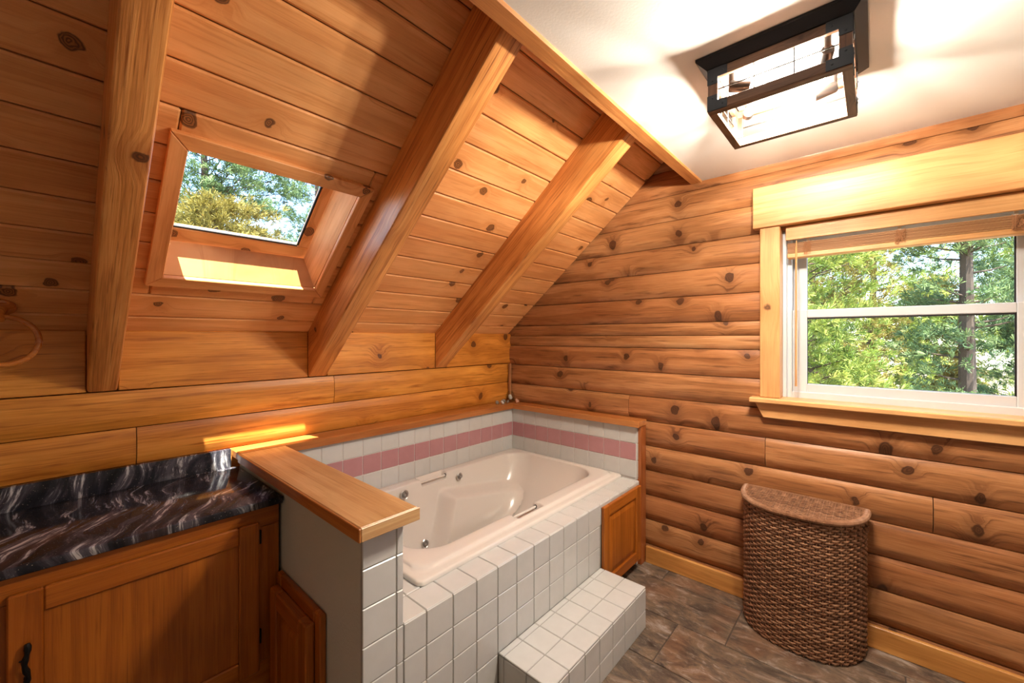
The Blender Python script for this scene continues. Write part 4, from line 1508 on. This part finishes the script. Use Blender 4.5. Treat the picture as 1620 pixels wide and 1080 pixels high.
def conifer(name, label, x, y, h, rad, mat, nclump, seed, z0=-1.7, base=0.12, blades=16, tufts=26, blade=0.085, clump=0.34, shape='cone', dense=1.0, group=None):
    R = np.random.default_rng(seed)
    root = empty(name, (x, y, z0), label, 'tree', group)
    hz = R.uniform(base, 1.0, nclump) ** 0.9
    hz = base + (1 - base) * R.power(1.0, nclump)
    if shape == 'cone':
        prof = np.clip(1.05 - hz, 0.04, 1) ** 0.75
    else:
        prof = np.sqrt(np.clip(1 - ((hz - 0.58) / 0.48) ** 2, 0.02, 1))
    az = R.uniform(0, 2 * np.pi, nclump)
    rr = rad * prof * np.sqrt(R.uniform(0.12, 1.0, nclump))
    C = np.stack([rr * np.cos(az), rr * np.sin(az), hz * h - 0.10 * rr], 1)
    # trunk
    bm = bmesh.new()
    k = 9
    lean = R.normal(0, 0.02, 2)
    add_tube(bm, [(x + lean[0] * h * i / k, y + lean[1] * h * i / k, z0 + h * 0.97 * i / k) for i in range(k + 1)],
             [0.016 * h * (1 - 0.9 * i / k) + 0.012 for i in range(k + 1)], 9)
    from_bm('trunk', bm, 'bark', Matrix.Translation((x, y, z0)), root, True)
    # branches
    bm = bmesh.new()
    for i in range(nclump):
        if i % 2 == 0:
            zb_ = max(0.05 * h, C[i, 2] - 0.25 * rr[i])
            q = Vector((x + lean[0] * zb_, y + lean[1] * zb_, z0 + zb_))
            e = Vector((x + C[i, 0], y + C[i, 1], z0 + C[i, 2]))
            mid = q.lerp(e, 0.55) + Vector((0, 0, -0.04 * rr[i]))
            add_tube(bm, [q, mid, e], [0.022, 0.014, 0.006], 4, False)
    o = from_bm('branches', bm, 'bark', Matrix.Translation((x, y, z0)), root)
    o['kind'] = 'stuff'
    # needle tufts
    n_t = nclump * tufts
    cl = np.repeat(np.arange(nclump), tufts)
    outd = np.stack([np.cos(az), np.sin(az), np.full(nclump, 0.1)], 1)[cl]
    pos = C[cl] + np.clip(R.normal(0, 1, (n_t, 3)), -1.5, 1.5) * np.array([clump, clump, clump * 0.42]) * R.uniform(0.4, 1, (n_t, 1)) + outd * clump * 0.3
    tdir = R.normal(0, 1, (n_t, 3)) * 0.55 + outd * 0.8 + np.array([0, 0, 0.45])
    tdir /= np.linalg.norm(tdir, axis=1)[:, None]
    tt = np.repeat(np.arange(n_t), blades)
    nb = len(tt)
    d = tdir[tt] * 0.75 + R.normal(0, 1, (nb, 3)) * 0.55
    d /= np.linalg.norm(d, axis=1)[:, None]
    sd = np.cross(d, R.normal(0, 1, (nb, 3)))
    sd /= np.linalg.norm(sd, axis=1)[:, None]
    p0 = pos[tt] + tdir[tt] * R.uniform(0, 0.09, (nb, 1))
    L = blade * R.uniform(0.6, 1.25, (nb, 1))
    wd_ = blade * 0.085
    # the blades of one tuft share their root so that a tuft is one island
    V = np.empty((n_t + nb * 2, 3))
    V[:n_t] = pos
    V[n_t::2] = p0 + d * L + sd * wd_
    V[n_t + 1::2] = p0 + d * L - sd * wd_
    F = np.stack([tt, n_t + 2 * np.arange(nb), n_t + 2 * np.arange(nb) + 1], 1)
    me = bpy.data.meshes.new('foliage')
    me.vertices.add(len(V))
    me.vertices.foreach_set('co', V.astype(np.float32).ravel())
    me.loops.add(nb * 3)
    me.loops.foreach_set('vertex_index', F.astype(np.int32).ravel())
    me.polygons.add(nb)
    me.polygons.foreach_set('loop_start', (np.arange(nb) * 3).astype(np.int32))
    me.update(calc_edges=True)
    me.materials.append(MATS[mat])
    o = link('foliage', me, Matrix.Translation((x, y, z0)), root)
    o['kind'] = 'stuff'
    return root


GW = 'trees outside the window'
conifer('pine_tree', 'bright yellow-green bushy pine filling the near side of the window view', 8.6, 1.25, 7.0, 1.45, 'needle_green', 300, 11, shape='round', tufts=22, group=GW)
conifer('pine_tree', 'slender conifer with a dark upright trunk outside the window', 10.9, -1.25, 8.5, 1.05, 'needle_bluegreen', 150, 12, base=0.16, tufts=16, clump=0.24, group=GW)
conifer('pine_tree', 'olive and green bushy pine behind the bright pine outside the window', 13.2, 1.3, 7.0, 1.7, 'needle_olive', 200, 13, shape='round', tufts=22, group=GW)
conifer('pine_tree', 'green conifer far behind the dark trunk outside the window', 19.0, -4.1, 10.0, 1.5, 'needle_green', 190, 14, base=0.2, tufts=20, clump=0.34, blade=0.11, group=GW)
conifer('pine_tree', 'small pale green conifer beside the dark trunk outside the window', 14.0, -2.4, 4.6, 0.8, 'needle_bluegreen', 80, 15, tufts=20, clump=0.20, group=GW)
conifer('pine_tree', 'tall background conifer closing the window view', 24.5, 2.4, 14.0, 2.5, 'needle_bluegreen', 260, 16, tufts=22, clump=0.5, blade=0.16, base=0.05, group=GW)
conifer('pine_tree', 'second tall background conifer past the window view', 25.5, -4.6, 13.0, 2.5, 'needle_green', 240, 17, tufts=20, clump=0.5, blade=0.16, base=0.05, group=GW)
conifer('pine_tree', 'bushy yellow-green pine seen between the bright pine and the dark trunk', 17.2, 0.15, 8.6, 1.5, 'needle_green', 190, 18, base=0.08, shape='round', tufts=22, clump=0.36, blade=0.12, group=GW)
conifer('pine_tree', 'low olive juniper on the dry grass past the dark trunk', 20.6, -1.55, 5.2, 0.9, 'needle_olive', 120, 19, base=0.05, tufts=22, clump=0.34, blade=0.14, group=GW)
GK = 'trees seen through the skylight'
conifer('pine_tree', 'tall blue-green pine with open branches seen through the skylight', 3.0, 14.2, 11.5, 2.1, 'needle_bluegreen', 340, 21, base=0.30, tufts=22, clump=0.34, blade=0.12, shape='round', group=GK)
conifer('pine_tree', 'thin blue-green pine against the sky in the skylight view', 8.0, 18.6, 12.4, 1.4, 'needle_bluegreen', 150, 22, base=0.3, tufts=20, clump=0.34, blade=0.12, shape='round', group=GK)
conifer('pine_tree', 'olive bushy tree low in the skylight view', 2.25, 9.8, 5.8, 1.15, 'needle_olive', 200, 23, tufts=24, clump=0.28, blade=0.10, shape='round', group=GK)
conifer('pine_tree', 'rust and olive shrub tree low in the skylight view', 5.1, 11.0, 6.1, 0.95, 'needle_rust', 170, 24, tufts=24, clump=0.26, blade=0.10, shape='round', group=GK)
